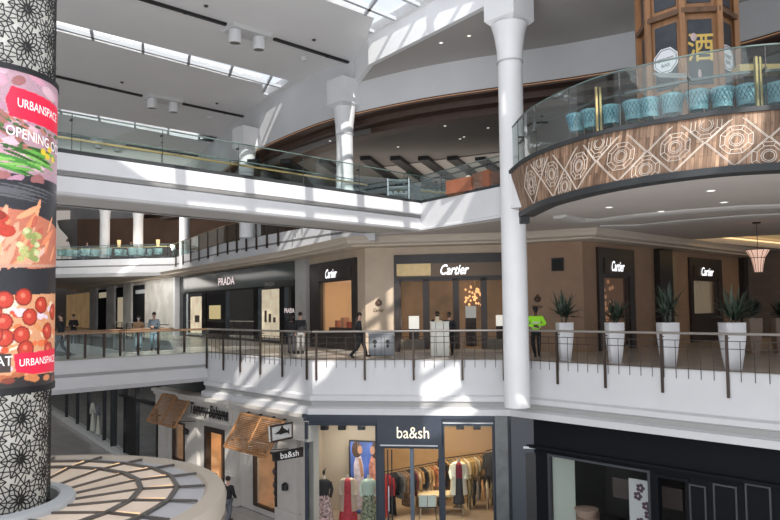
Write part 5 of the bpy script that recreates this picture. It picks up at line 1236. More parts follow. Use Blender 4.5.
# ------------------------------------------------------------------ planters with spiky plants
planterm = mat('planter_white', (.66,.66,.68), .35); soil = mat('soil', (.03,.02,.015), .9); leafm = mat('dracaena_leaf', (.045,.065,.045), .5, var=.5, scale=4)
def planter(x, ytop, ybot, w, Y, lb, spread=1.0, seed=0, hgt=1.0, pm=planterm, up=.5):
    p = at_y(x, ybot, Y); zt = at_y(x, ytop, Y).z; rnd = random.Random(seed); t = thing('potted_plant', lb, 'plant', (p.x, Y, 0))
    wt = w*Y/F/2*.86; mb = MB(); n = 4
    prof = [(wt*.62,0),(wt*.80,zt*.3),(wt*.98,zt*.7),(wt,zt),(wt*.86,zt),(wt*.86,zt-.08)]
    vs = []; 
    m_ = 24
    for r, z in prof:
        for k in range(m_):
            a = 2*PI*k/m_; c_, s_ = math.cos(a), math.sin(a); q = 1/max(abs(c_)**5+abs(s_)**5, 1e-9)**(1/5); vs.append((r*c_*q, r*s_*q, z))
    mb.add(vs, [(i*m_+k, i*m_+(k+1)%m_, (i+1)*m_+(k+1)%m_, (i+1)*m_+k) for i in range(len(prof)-1) for k in range(m_)] + [tuple(range(m_))[::-1]])
    mb.build('planter', pm, t, smooth=True)
    mb = MB(); mb.box(-wt*.86, wt*.86, -wt*.86, wt*.86, zt-.12, zt-.07); mb.build('soil', soil, t)
    for j in range(3):
        ox, oy = rnd.uniform(-.1,.1), rnd.uniform(-.1,.1); hz = zt + rnd.uniform(.05,.3)*hgt
        mb = MB(); mb.tube([(ox,oy,zt-.1),(ox*1.3,oy*1.3,hz)], [.03,.02], 6)
        for k in range(30):
            a = rnd.uniform(0, 2*PI); el_ = rnd.uniform(-.1, 1.35); L = rnd.uniform(.50,.95)*spread; d = Vector((math.cos(a)*math.cos(el_), math.sin(a)*math.cos(el_), math.sin(el_)*up*2)); sd = Vector((-math.sin(a), math.cos(a), 0))*.045
            b0 = Vector((ox*1.3, oy*1.3, hz)); b1 = b0 + d*L*.5; b2 = b0 + d*L - Vector((0,0,.10*L*(1-math.sin(el_))))
            mb.add([b0-sd*.6, b0+sd*.6, b1+sd, b1-sd, b2, b1+Vector((0,0,-.012))], [(0,1,2,3),(3,2,4),(0,3,5),(1,2,5)])
        mb.build('leaf_rosette', leafm, t)
Yr = [Wall(C, D).px(x, 350) for x in (565, 615, 669, 733)]
def railY(x, k=.9):
    W = Wall(C, D); u, z = W.px(x, 345, -k); return W.P(u, 0, -k).y
planter(565.5, 322.5, 361, 18.5, railY(565.5), 'spiky plant in a tall white tapered planter next to the security guard', 1.15, 1)
planter(615.5, 322.5, 364, 20, railY(615.5), 'spiky plant in a tall white planter before the coppery narrow window', .95, 2)
planter(669, 322.5, 367, 22.5, railY(669), 'upright spiky plant in a tall white planter before the dark marble pilaster', .85, 3, 1.5, up=.75)
planter(733.5, 322.5, 371, 25.5, railY(733.5), 'widest spreading spiky plant in the rightmost tall white planter', 1.2, 4)
planter(754, 318, 352, 17, 26.5, 'dark spiky plant in a beige tapered planter behind the white ones on the right', .8, 5, pm=mat('beige_planter', (.28,.21,.16), .6))
planter(780, 318, 352, 17, 27, 'dark spiky plant in a beige planter cut by the right edge of the picture', .9, 6, pm=MATS['beige_planter'])
# ------------------------------------------------------------------ gallery furniture
c = at_y(440, 357, 27.6); z_ = at_y(440, 321.5, 27.6).z
t = thing('reception_kiosk', 'white upright reception desk in front of the wide glazed entrance', 'desk', (c.x, 27.6, 0)); km = mat('kiosk_white', (.68,.67,.60), .5)
for x0, x1 in ((-.36,-.17),(-.15,.14),(.16,.36)): mb = MB(); mb.box(x0, x1, -.2, .25, .02, z_-.04); mb.build('front_panel', km, t)
mb = MB(); mb.box(-.38,.38,-.23,.3,z_-.04,z_); mb.build('desk_top', km, t)
mb = MB(); mb.box(-.2,.1,-.15,.0,z_,z_+.06); mb.box(-.17,-.02,-.1,-.08,z_+.06,z_+.2); mb.build('card_stand', mat('paper_cream', (.6,.5,.35), .6), t)
c = at_y(381.5, 358, 27.4)
t = thing('recycling_bin', 'grey double recycling bin with two round openings by the stone wall', 'bin', (c.x, 27.4, 0)); bw = 25*27.4/F/2; bz = at_y(381.5, 334, 27.4).z
mb = MB(); mb.box(-bw,bw,-.25,.3,.05,bz); mb.build('bin_body', mat('bin_grey', (.17,.18,.20), .5), t)
mb = MB(); mb.box(-bw-.03,bw+.03,-.28,.33,bz,bz+.05); mb.build('lid', mat('bin_lid', (.22,.235,.25), .5), t)
for k in (-1,1):
    mb = MB(); mb.box(k*bw*.5-.5*bw*.86,k*bw*.5+.5*bw*.86,-.275,-.25,.1,bz-.06); 
    mb.build('door', MATS['bin_lid'], t)
    mb = MB(); mb.tube([(k*.25,-.285,bz*.68),(k*.25,-.27,bz*.68)], .085, 14); mb.ell((k*.25,-.285,bz*.5), .05,.01,.07,8,6); mb.build('opening', black, t)
# notices and glow seen inside the Cartier entrance
def lightbox(x0,y0,x1,y1,Y,lb,m):
    a = at_y(x0,y1,Y); b = at_y(x1,y0,Y); t = thing('display_case', lb, 'display case', (a.x, Y, 0)); mb = MB(); mb.box(0,b.x-a.x,0,.3,a.z,b.z); mb.build('lit_panel', m, t)
    mb = MB(); mb.box(0,b.x-a.x,0,.3,0.1,a.z); mb.build('cabinet', walnut, t)
wl = mat('white_lightbox', (.8,.78,.72), .5, emit=.7, ecol=(1,.97,.9))
lightbox(409,316,419,329,32.2,'white lit display case at the left of the wide glazed entrance', wl)
lightbox(466,306,476,318,32.6,'pale framed panel seen through the wide entrance doors', mat('grey_panel_lit', (.5,.52,.52), .5, emit=.3))
lightbox(497,315,507,326,32.2,'cream lit display case at the right of the wide glazed entrance', wl)
t = thing('chandelier', 'warm sparkling chandelier glowing inside the wide entrance doors', 'chandelier', (at_y(476,300,33).x, 33, 0)); rnd = random.Random(3)
mb = MB(); cx = t.location.x
for k in range(40): q = at_y(rnd.uniform(465,484), rnd.uniform(286,305), 33+rnd.uniform(-.3,.3)); mb.ell(q-Vector(t.location), .05,.05,.06,6,4)
mb.build('crystals', mat('warm_sparkle', (1,.7,.35), .4, emit=1.1, ecol=(1,.5,.22)), t)
mb = MB(); q = at_y(475,286,33)-Vector(t.location); mb.tube([q, q+Vector((0,0,.5))], .02, 6); mb.build('rod', brass, t)
a = at_y(334,330,V3.P(V3.u(334),0,-.7).y)
t = thing('jewellery_display', 'dark counter with small coral boxes in the lit window left of the beige wall', 'display', (a.x, a.y, 0)); ua, ub_ = v3h[0]+.1, v3h[1]-.1
mb = MB(); V3.box(mb, ua, ub_, .75, 1.0, -1.1, -.4); mb.build('counter', walnut, t, True)
for k, (wd, hh_, cc) in enumerate(((.3,.35,(.55,.2,.12)),(.35,.5,(.6,.3,.2)),(.25,.3,(.5,.12,.08)),(.3,.85,(.7,.6,.5)),(.3,.3,(.6,.25,.15)))):
    u = ua+.3+k*(ub_-ua-.5)/4.5; mb = MB(); V3.box(mb, u, u+wd, 1.0, 1.0+hh_, -.9, -.6); mb.build('display_box', mat('box_%d' % k, cc, .6, emit=.15), t, True)
# ------------------------------------------------------------------ octagonal wooden kiosk on the upper right
ty = 19.6; tc = at_y(688, 100, ty); RT8 = 1.30
tw = thing('octagonal_kiosk', 'tall octagonal wooden kiosk with dark panels, a white badge and a gold drink character', 'kiosk', (tc.x, ty, H3))
tm = mat('kiosk_wood', (.30,.15,.07), .45, var=.25, scale=5, stretch=(1,1,.2)); pm = mat('chalkboard_panel', (.035,.04,.05), .35, var=.3)
ph0 = -PI/2 - .10
def tp_(k, r=RT8): a = ph0 + (k-.5)*PI/4; return (r*math.cos(a), r*math.sin(a))
Z8 = [(0,.12),(.9,1.0),(1.05,1.12)]
lev = [0, 1.43, 3.68, 6.05, 7.2]     # band heights above the floor
for k in range(8):
    mb = MB(); x, y = tp_(k); mb.box(x-.07,x+.07,y-.07,y+.07,0,6.6); mb.build('corner_post', tm, tw)
for z in lev[1:-1]: mb = MB(); mb.lathe((0,0,0), [(RT8*.96,z-.02),(RT8*1.06,z-.02),(RT8*1.06,z+.12),(RT8*.96,z+.12)], 8, ph=ph0-PI/8); mb.build('moulding', woodd, tw)
mb = MB(); mb.lathe((0,0,0), [(RT8*.93,0),(RT8*.93,6.6)], 8, ph=ph0-PI/8); mb.build('wooden_core', tm, tw)
mb = MB(); mb.lathe((0,0,0), [(RT8*1.0,5.7),(RT8*1.35,6.2),(RT8*1.35,6.6)], 8, ph=ph0-PI/8); mb.build('flared_crown', woodd, tw)
def face(k, a, z, d=0):      # point on face k, a in -1..1 across
    x0,y0 = tp_(k, RT8*.93); x1,y1 = tp_(k+1, RT8*.93); mx, my = (x0+x1)/2, (y0+y1)/2; L = math.hypot(mx,my)
    return Vector((mx+(x1-x0)/2*a + mx/L*d, my+(y1-y0)/2*a + my/L*d, z))
for k in range(8):
    for z0_, z1_ in ((.25,1.33),(1.70,3.50),(3.97,5.85)):
        mb = MB(); mb.hexa([face(k,-.68,z0_,0), face(k,.68,z0_,0), face(k,.68,z0_,.03), face(k,-.68,z0_,.03), face(k,-.68,z1_,0), face(k,.68,z1_,0), face(k,.68,z1_,.03), face(k,-.68,z1_,.03)]); mb.build('dark_panel', pm, tw)
badge = mat('badge_white', (.66,.67,.70), .5, emit=.1); ink = mat('badge_ink', (.04,.05,.07), .5)
hw = math.hypot(tp_(1,RT8*.93)[0]-tp_(0,RT8*.93)[0], tp_(1,RT8*.93)[1]-tp_(0,RT8*.93)[1])/2
for k, nm in ((-1+0,'a'),(1,'b')):
    cz8 = 2.5
    P8 = [face(k, .38*math.cos(PI/8+j*PI/4)/hw, cz8+.38*math.sin(PI/8+j*PI/4), .05) for j in range(8)]
    mb = MB(); mb.add(P8, [tuple(range(8))]); mb.build('octagon_badge', badge, tw)
    mb = MB()
    for j in range(8):
        mb.bar(face(k,.33*math.cos(PI/8+j*PI/4)/hw,cz8+.33*math.sin(PI/8+j*PI/4),.055), face(k,.33*math.cos(PI/8+(j+1)*PI/4)/hw,cz8+.33*math.sin(PI/8+(j+1)*PI/4),.055), .012)
    for row, zz in (('STREET',.03),('BAR',-.13)):
        for i_ in range(1): text_on(mb, row, lambda a, b: face(k, a/hw, cz8+zz+b, .058), .14, .46 if row == 'STREET' else .26, bold=.01)
    mb.build('badge_lettering', ink, tw)
mb = MB(); text_on(mb, '\u9152', lambda a, b: face(0, a/hw, 2.72+b, .045), .85, .68, bold=.01); mb.build('gold_character', mat('gold_leaf', (.55,.38,.10), .35, .3, emit=.12), tw)
mb = MB(); mb.ell(face(0,-.38,3.0,.05), .09,.02,.12,10,6); mb.ell(face(0,-.1,1.97,.05), .05,.02,.14,8,6); mb.build('painted_blossom', mat('blossom_pink', (.5,.38,.38), .6), tw)
for k, a, zz in ((-1,.0,4.65),(0,-.3,4.85),(0,.05,4.85),(0,.38,4.85),(1,0,4.75)):
    mb = MB(); mb.lathe(face(k,a,zz,.08), [(.02,.4),(.04,.3),(.04,.15),(.09,.08),(.10,-.12),(.03,-.2)], 10); mb.build('painted_bottle', MATS['blossom_pink'], tw)
# sloping menu board
mn = at_y(672, 76, 17.6)
t = thing('menu_stand', 'tilted glass-fronted menu board behind the curved balustrade', 'sign stand', (mn.x, mn.y, H3)); z_ = mn.z-H3
mb = MB(); mb.hexa([Vector(v) for v in ((-.42,-.2,z_-.1),(.42,-.15,z_-.12),(.42,.2,z_+.1),(-.42,.2,z_+.12),(-.42,-.2,z_-.06),(.42,-.15,z_-.08),(.42,.2,z_+.14),(-.42,.2,z_+.16))]); mb.build('menu_board', mat('menu_grey', (.25,.27,.27), .3), t)
mb = MB(); mb.tube([(0,0,0),(0,0,z_)], .03, 8); mb.build('pole', bronze, t)
mb = MB(); mb.lathe((0,0,0), [(.22,0),(.22,.03),(.03,.04)], 16); mb.build('base', bronze, t)
# ------------------------------------------------------------------ tufted teal chairs round the balcony
teal = mat('teal_leather', (.13,.27,.32), .38, var=.12); teald = mat('teal_button', (.035,.10,.13), .5)
def tub_chair():
    t = thing('tub_chair', 'x', 'chair', (0,0,0)); R_ = .36
    mb = MB(); vs = []; na, nz = 48, 15
    for j in range(nz+1):
        z = .38 + .50*j/nz
        for i in range(na+1):
            a = math.radians(-205 + 230*i/na); tuft = .018*abs(math.sin((i*.5+j)*PI/3.0))*abs(math.sin((i*.5-j)*PI/3.0))*1.6
            r = R_*.86 + tuft + .12*(j/nz)**2 ; hz = .05*math.sin((i/na)*PI)*(j/nz)
            vs.append((r*math.cos(a), r*math.sin(a), z+hz))
    o_ = len(vs)
    for j in range(nz+1):
        z = .38 + .50*j/nz
        for i in range(na+1):
            a = math.radians(-205 + 230*i/na); r = R_*.86-.07+.10*(j/nz)**2; vs.append((r*math.cos(a), r*math.sin(a), z + .05*math.sin((i/na)*PI)*(j/nz)))
    W_ = na+1; fs = [(j*W_+i, j*W_+i+1, (j+1)*W_+i+1, (j+1)*W_+i) for j in range(nz) for i in range(na)]
    fs += [(o_+j*W_+i, o_+(j+1)*W_+i, o_+(j+1)*W_+i+1, o_+j*W_+i+1) for j in range(nz) for i in range(na)]
    fs += [(nz*W_+i, nz*W_+i+1, o_+nz*W_+i+1, o_+nz*W_+i) for i in range(na)] + [(i+1, i, o_+i, o_+i+1) for i in range(na)]
    fs += [(j*W_, (j+1)*W_, o_+(j+1)*W_, o_+j*W_) for j in range(nz)] + [((j+1)*W_+na, j*W_+na, o_+j*W_+na, o_+(j+1)*W_+na) for j in range(nz)]
    mb.add(vs, fs); mb.build('backrest', teal, t, smooth=True)
    mb = MB()
    for j in range(1,5):
        for i in range(-4,5):
            a = math.radians(-90 + i*22 + (11 if j%2 else 0)); z = .42+.1*j; r = R_*.86+.016+.12*((z-.38)/.5)**2; c_ = Vector((r*math.cos(a), r*math.sin(a), z+.02)); mb.ell(c_, .024,.024,.024,6,4)
            for s_ in (-1,1):
                a2 = a + s_*math.radians(11); z2 = z+.1
                if z2 < .88: r2 = R_*.86+.018+.12*((z2-.38)/.5)**2; mb.bar(c_, Vector((r2*math.cos(a2), r2*math.sin(a2), z2+.02)), .02, .012)
    mb.build('tufting', teald, t)
    mb = MB(); mb.ell((0,.02,.42), .28,.28,.09, 18, 8); mb.build('seat_cushion', teal, t, smooth=True)
    mb = MB(); mb.lathe((0,0,0), [(.25,.36),(.28,.4),(.0,.4)], 18); mb.build('seat_base', teald, t)
    for sx in (-1,1):
        for sy in (-1,1): mb = MB(); mb.tube([(sx*.2,sy*.2,.37),(sx*.25,sy*.25,0)], [.022,.014], 6); mb.build('leg', woodd, t)
    return t
ch0 = tub_chair(); ch0['group'] = 'teal tufted chairs round the balcony'
chx = [(577,131,'first'),(592,124,'second'),(611,115.5,'third'),(634,107,'fourth'),(650,104,'fifth'),(672,101,'sixth'),(698,97.5,'seventh'),(722.5,97,'eighth'),(747,95.5,'ninth'),(776,94,'tenth')]
first = True
for i, (x, yc, wd) in enumerate(chx):
    j = min(range(len(RT)), key=lambda i: abs(proj(RT[i])[0]-x)); p = RT[j]; dr = (RT[j+1]-RT[j]).normalized(); nn = Vector((-dr.y, dr.x, 0)); q = p + nn*.68
    k_ = at_y(x, 100, q.y); q.x = k_.x
    rz = math.atan2(nn.y, nn.x) - PI/2; lb = f'teal tufted tub chair, {wd} from the left behind the curved glass balustrade'
    sc8 = (.66,.70,.84)
    if first: ch0.location = (q.x,q.y,H3); ch0.rotation_euler = (0,0,rz); ch0['label'] = lb; ch0.scale = sc8; first = False; continue
    dup(ch0, (q.x,q.y,H3), rz, lb, scale=sc8)
# ledge and tables behind the chairs
j = min(range(len(RT)), key=lambda i: abs(proj(RT[i])[0]-762)); p = at_y(765, 67, 16.6)
t = thing('brass_planter_trough', 'long brass trough ledge behind the rightmost teal chairs', 'trough', (p.x, p.y, H3)); z_ = p.z-H3
mb = MB(); mb.box(-.62,1.6,0,.4,z_-.09,z_+.08); mb.build('trough', brass, t)
for x_ in (-.5,.5,1.4): mb = MB(); mb.box(x_-.03,x_+.03,.1,.3,0,z_-.09); mb.build('leg', bronze, t)
for x, Y, lb in ((646,17.9,'small round brass-edged table left of the octagonal kiosk'),(710,17.3,'small round table between the teal chairs before the kiosk'),(603,19.6,'brass-edged table behind the leftmost teal chairs')):
    c = at_y(x, 95, Y); t = thing('cafe_table', lb, 'table', (c.x, Y, H3)); mb = MB(); mb.lathe((0,0,0), [(.0,.98),(.4,.98),(.4,1.03),(0,1.03)], 24); mb.build('table_top', brass, t, smooth=False)
    mb = MB(); mb.tube([(0,0,0),(0,0,.98)], .035, 8); mb.build('pedestal', bronze, t); mb = MB(); mb.lathe((0,0,0), [(.25,0),(.25,.03),(.04,.05)], 18); mb.build('base', bronze, t)
# ------------------------------------------------------------------ upper food hall furniture
rust = mat('rust_leather', (.27,.095,.05), .5, var=.15)
for x0, x1, Y, h_, lb in ((449,474,26.6,.62,'left of two rust leather banquettes behind the glass balustrade'),(476,493,25.8,.72,'right of two rust leather banquettes, next to the tall column')):
    a, b = at_y(x0,190,Y), at_y(x1,186,Y-.9); W = Wall(xy(a), xy(b)); t = thing('banquette', lb, 'sofa', (a.x,a.y,H3)); rzz = 0
    mb = MB(); W.box(mb, 0, W.L, H3+.1, H3+.5, -.75, 0); mb.build('seat', rust, t, True)
    mb = MB(); W.box(mb, 0, W.L, H3+.1, H3+h_, -.02, .18); mb.build('backrest', rust, t, True)
    mb = MB(); W.box(mb, .02, W.L-.02, H3, H3+.1, -.7, .1); mb.build('plinth', woodd, t, True)
    for e in (-.06, W.L-.06):
        mb = MB(); W.box(mb, e, e+.12, H3+.1, H3+h_-.06, -.75, .1); mb.build('arm', rust, t, True)
c = at_y(468.5, 183, 27.2); t = thing('globe_lamp', 'small white globe lamp on a thin stand above the rust banquettes', 'lamp', (c.x, c.y, H3)); z_ = at_y(468.5,178.5,27.2).z-H3
mb = MB(); mb.ell((0,0,z_), .13,.13,.13,16,10); mb.build('lamp_globe', mat('globe_white', (.85,.8,.65), .4, emit=.5, ecol=(1,.9,.7)), t, smooth=True)
mb = MB(); mb.tube([(0,0,0),(0,0,z_-.1)], .02, 6); mb.build('stand', bronze, t)
c = at_y(398.5, 198, 29.6); z_ = at_y(398,185,29.6).z-H3
t = thing('service_trolley', 'pale glass-shelved service trolley behind the upper bridge balustrade', 'trolley', (c.x,c.y,H3)); tlm = mat('pale_teal_shelf', (.42,.50,.50), .4)
for z in (.3,.6,.9,1.2): mb = MB(); mb.box(-.45,.45,-.25,.25,z,z+.04); mb.build('shelf', tlm, t)
for sx in (-1,1):
    for sy in (-1,1): mb = MB(); mb.box(sx*.45-.02,sx*.45+.02,sy*.25-.02,sy*.25+.02,0,1.3); mb.build('leg', steel, t)
for k in range(8):
    mb = MB(); mb.ell((-.35+.23*(k%4), -.05, .36+.3*(k//4)+.05), .09,.12,.07,8,6); mb.build('stacked_bowl', mat('bowl_white', (.6,.62,.62), .4), t, smooth=True)
def bush(x, y, Y, lb, r=.3): 
    c = at_y(x,y,Y); t = thing('potted_shrub', lb, 'plant', (c.x,c.y,H3)); zz = max(c.z-H3,.6); rnd = random.Random(int(x)); mb = MB()
    for k in range(60):
        a, e_ = rnd.uniform(0,2*PI), rnd.uniform(-.4,1.5); d = Vector((math.cos(a)*math.cos(e_), math.sin(a)*math.cos(e_), math.sin(e_)))*r*rnd.uniform(.6,1.1); q = Vector((0,0,zz))+d; s_ = Vector((-math.sin(a),math.cos(a),0))*.05
        mb.add([q-s_, q+d*.25, q+s_, q-d*.25], [(0,1,2,3)])
    mb.build('foliage', mat('dim_foliage', (.05,.08,.04), .7, var=.5), t); mb = MB(); mb.lathe((0,0,0), [(.12,0),(.2,zz*.6),(.18,zz*.6)], 14); mb.build('pot', bronze, t)
bush(410,178,30.5,'small shrub in a bronze pot right of the service trolley'); bush(447,186,28.5,'small shrub left of the rust banquettes',.25)
chm = mat('dark_cafe_chair', (.03,.03,.03), .5)
def cafe_chair():
    t = thing('cafe_chair', 'x', 'chair', (0,0,0)); mb = MB(); mb.box(-.22,.22,-.22,.22,.43,.48); mb.build('seat', chm, t)
    mb = MB(); mb.box(-.22,.22,.19,.23,.5,.95); mb.build('backrest', chm, t)
    for sx in (-1,1):
        for sy in (-1,1): mb = MB(); mb.box(sx*.19-.02,sx*.19+.02,sy*.19-.02,sy*.19+.02,0,.44); mb.build('leg', chm, t)
    return t
cc0 = cafe_chair(); f_ = True
for x, Y, lb in ((300,36,'under the slanting beams, left of the tall hall column'),(318,35.5,'just left of the hall column base'),(365,34,'right of the hall column base'),(380,33,'left of the service trolley'),(425,31,'right of the service trolley shrub'),(436,31.5,'left of the rust banquettes')):
    c = at_y(x,190,Y); l_ = 'dark hall cafe chair, '+lb
    if f_: cc0.location = (c.x,Y,H3); cc0['label'] = l_; f_ = False
    else: dup(cc0, (c.x,Y,H3), Y, l_)
# ------------------------------------------------------------------ far bridge chairs and tables (teal-white shell chairs)
shell = mat('aqua_shell', (.42,.60,.60), .5); dteal = mat('dark_teal_base', (.05,.12,.12), .6)
def shell_chair():
    t = thing('shell_chair', 'x', 'chair', (0,0,0)); mb = MB(); mb.lathe((0,0,0), [(.1,.45),(.30,.5),(.36,.75),(.38,1.0),(.33,1.0),(.3,.75),(.0,.55)], 14, a0=-.9*PI, a1=.1*PI); mb.lathe((0,0,0), [(0,.44),(.33,.46),(.33,.52),(0,.53)], 14); mb.build('shell', shell, t, smooth=True)
    mb = MB(); mb.tube([(0,0,.03),(0,0,.45)], .03, 6); mb.lathe((0,0,0), [(.26,0),(.26,.03),(.03,.05)], 12); mb.build('pedestal', dteal, t); return t
sc0 = shell_chair(); f_ = True
for k, x in enumerate((62,68,76,84,88,95,107,119,124,133,141,148,158)):
    Y = 57.6 + (k % 3)*.5; c = at_y(x, 250, Y); l_ = ('aqua shell chair behind the far bridge balustrade, ' + ['nearest the display column','second from the display column','third from the display column','left of the flared column','under the flared column','between the flared column and first round column','at the foot of the first round column','first of the pair between the round columns','second of the pair between the round columns','at the left of the second round column','at the right of the second round column','well right of the second round column','at the right end of the far bridge'][k])
    if f_: sc0.location = (c.x,Y,H3); sc0['label'] = l_; sc0['group'] = 'aqua shell chairs on the far bridge'; sc0.scale = (1.05,)*3; f_ = False
    else: dup(sc0, (c.x,Y,H3), k*1.3, l_, scale=1.05)
person((at_y(87,250,58.5).x, 58.5, H3), .5, 'tiny person in black behind the far bridge balustrade, left of the round columns', blackcloth, blackcloth, dict(fold), s=.95)
person((at_y(131,250,58.6).x, 58.6, H3), -.5, 'tiny person in dark clothes at the second far round column', blackcloth, denim, dict(fold), s=.98)
for x, lb in ((119,'thin warm wall lamp between the far round columns'),(158,'thin warm lamp at the right end of the far bridge')):
    c = at_y(x, 245, 62); t = thing('floor_lamp', lb, 'lamp', (c.x, 62, H3)); mb = MB(); mb.lathe((0,0,0), [(.12,1.6),(.18,2.2)], 12); mb.build('lamp_shade', mat('amber_shade', (.7,.5,.25), .5, emit=.7, ecol=(1,.7,.35)), t); mb = MB(); mb.tube([(0,0,0),(0,0,1.7)], .03, 6); mb.build('pole', bronze, t)
# ------------------------------------------------------------------ pendant lamp on the right
t0 = at_z(756.5, 222, ZC); zl, zb2 = at_y(757,250,t0.y).z, at_y(757,272.5,t0.y).z; rt, rb_ = 11*t0.y/F, 4.2*t0.y/F
t = thing('pendant_lamp', 'flared pink-cream pendant lamp with dark ribs hanging at the right', 'pendant lamp', (t0.x, t0.y, 0))
mb = MB(); mb.lathe((0,0,0), [(.0,ZC-.01),(.16,ZC-.01),(.13,ZC-.07),(0,ZC-.07)], 18); mb.build('canopy_plate', bronze, t)
mb = MB(); mb.tube([(0,0,ZC-.05),(0,0,zl)], .012, 6); mb.build('cable', bronze, t)
prof = [(rb_*.9,zb2),(rb_*1.1,zb2+(zl-zb2)*.3),(rb_*1.5,zb2+(zl-zb2)*.65),(rt,zl)]
mb = MB(); mb.lathe((0,0,0), prof, 28); mb.build('lamp_shade', mat('pink_parchment', (.75,.50,.40), .6, emit=.55, ecol=(1,.62,.48)), t, smooth=True)
for k in range(12):
    a = 2*PI*k/12; mb = MB(); mb.tube([(r_*1.01*math.cos(a), r_*1.01*math.sin(a), z) for r_, z in prof], .010, 5); mb.build('rib', bronze, t)
mb = MB()
for r_, z in (prof[0], prof[2], prof[3]): mb.lathe((0,0,0), [(r_*1.0,z-.01),(r_*1.04,z-.01),(r_*1.04,z+.015),(r_,z+.015)], 28)
mb.build('hoop', bronze, t)
# ------------------------------------------------------------------ ceiling fittings
lampw = mat('spot_white', (.72,.72,.73), .4); lens = mat('spot_lens', (.25,.22,.2), .3)
for (x0,y0,x1,y1), lb in (((235,36,259,43),'largest twin white ceiling spotlights between the black tracks'),((152,103,173.5,107),'middle twin white ceiling spotlights above the bridge balustrade'),((98.5,144,118,147.5),'smallest twin white ceiling spotlights seen through the bridge glass')):
    a, b = at_z(x0,y0,ZHI-.35), at_z(x1,y1,ZHI-.35); c = (a+b)/2; t = thing('twin_spotlight', lb, 'ceiling light', (c.x,c.y,ZHI)); d = (b-a); L = d.length; d.normalize(); nn = Vector((-d.y,d.x,0)); o_ = Vector((c.x,c.y,ZHI))
    P_ = lambda u, v, z: Vector((0,0,0)) + d*u + nn*v + Vector((0,0,z)); w2 = L/2+.42
    mb = MB(); mb.hexa([P_(-w2*.9,-.45,-.13),P_(w2*.9,-.45,-.13),P_(w2*.9,.5,-.13),P_(-w2*.9,.5,-.13),P_(-w2,-.6,0),P_(w2,-.6,0),P_(w2,.6,0),P_(-w2,.6,0)]); mb.build('mounting_plate', mat('plate_white', (.66,.66,.67), .6), t)
    for sgn in (-1,1):
        q = P_(sgn*L/2,0,0); mb = MB(); mb.lathe(q, [(.0,-.1),(.27,-.12),(.29,-.6),(.25,-.68),(.22,-.66)], 20); mb.build('lamp_cylinder', lampw, t, smooth=True); mb = MB(); mb.lathe(q, [(0,-.6),(.24,-.62)], 20); mb.build('lens', lens, t)
def track(p, q, lb):
    a, b = at_z(*p,ZHI-.06), at_z(*q,ZHI-.06); t = thing('lighting_track', lb, 'lighting track', (a.x,a.y,ZHI)); mb = MB(); mb.bar(a, b, .16, .1); mb.build('track_rail', black, t, True)
    mb = MB(); mb.bar(a.lerp(b,.5)-Vector((0,0,.05)), a.lerp(b,.52)-Vector((0,0,.05)), .1,.06); mb.build('joint_cover', black, t, True)
track((138,-2),(226,24.5),'black ceiling track running off the top edge of the picture'); track((274,39),(372,70),'black ceiling track ending beside the angular column capital')
track((50,75),(142,96),'black ceiling track left of the middle twin spotlights'); track((183,104),(262,120.5),'black ceiling track right of the middle twin spotlights')
track((50,133),(90,139),'short black ceiling track next to the display column'); track((126,145),(228,161),'black ceiling track seen through the bridge glass')
det = mat('detector_dark', (.05,.05,.05), .5)
for x, y, z, lb in ((206,5.5,ZHI,'upper left of the slot skylight'),(122,82,ZHI,'below the long slot skylight'),(217,103,ZHI,'right of the middle twin spotlights'),(314,39.5,ZHI,'above the black track by the big skylight'),(162,142,ZHI,'seen through the bridge glass')):
    c = at_z(x,y,z); t = thing('smoke_detector', 'tiny dark ceiling detector '+lb, 'detector', (c.x,c.y,z)); mb = MB(); mb.lathe((0,0,0), [(.09,0),(.09,-.03),(.05,-.07),(0,-.07)], 14); mb.build('housing', det, t)
for x, y, z, lb in ((304,58,ZHI,'white, below the black track'),(210,117,ZHI,'white, beneath the middle twin spotlights')):
    c = at_z(x,y,z); t = thing('smoke_detector', 'round ceiling detector, '+lb, 'detector', (c.x,c.y,z)); mb = MB(); mb.lathe((0,0,0), [(.2,0),(.2,-.05),(.1,-.14),(0,-.14)], 16); mb.build('housing', lampw, t)
dl = mat('downlight_glow', (.9,.9,.85), .5, emit=1.3, ecol=(1,.95,.85)); n_ = 0
def downlight(x, y, z, lb, r=.09):
    c = at_z(x,y,z-.01); t = thing('downlight', 'round recessed ceiling downlight '+lb, 'ceiling light', (c.x,c.y,z)); mb = MB(); mb.lathe((0,0,0), [(r,0),(r*1.35,-.015),(r*1.35,0)], 14); mb.build('trim_ring', lampw, t); mb = MB(); mb.lathe((0,0,0), [(0,-.008),(r,-.008)], 14); mb.build('lens', dl, t)
for x, y, lb in ((661,211.5,'left of three under the wooden balcony'),(711,191,'nearest the dark rim under the wooden balcony'),(724,202.5,'right of three under the wooden balcony'),(609,207.5,'faint, furthest left under the wooden balcony')): downlight(x, y, ZC-.0, lb, .1)
for x, y, lb in ((445,126,'upper middle of the dark hall ceiling'),(460,139,'pair left, in the dark hall ceiling'),(464,137,'pair right, in the dark hall ceiling'),(398,147,'over the slanting beams, middle'),(488,128,'near the tall column in the dark hall ceiling'),(380,133,'left part of the dark hall ceiling'),(427,127,'centre left of the dark hall ceiling'),(330,141,'left of the hall column')): downlight(x, y, ZHALL, lb, .06)
for x, y, lb in ((469,36,'bright one near the tall column capital'),(441,43,'left one beside the tall column capital')): downlight(x, y, ZLO, lb, .07)
WORLD = 1.08
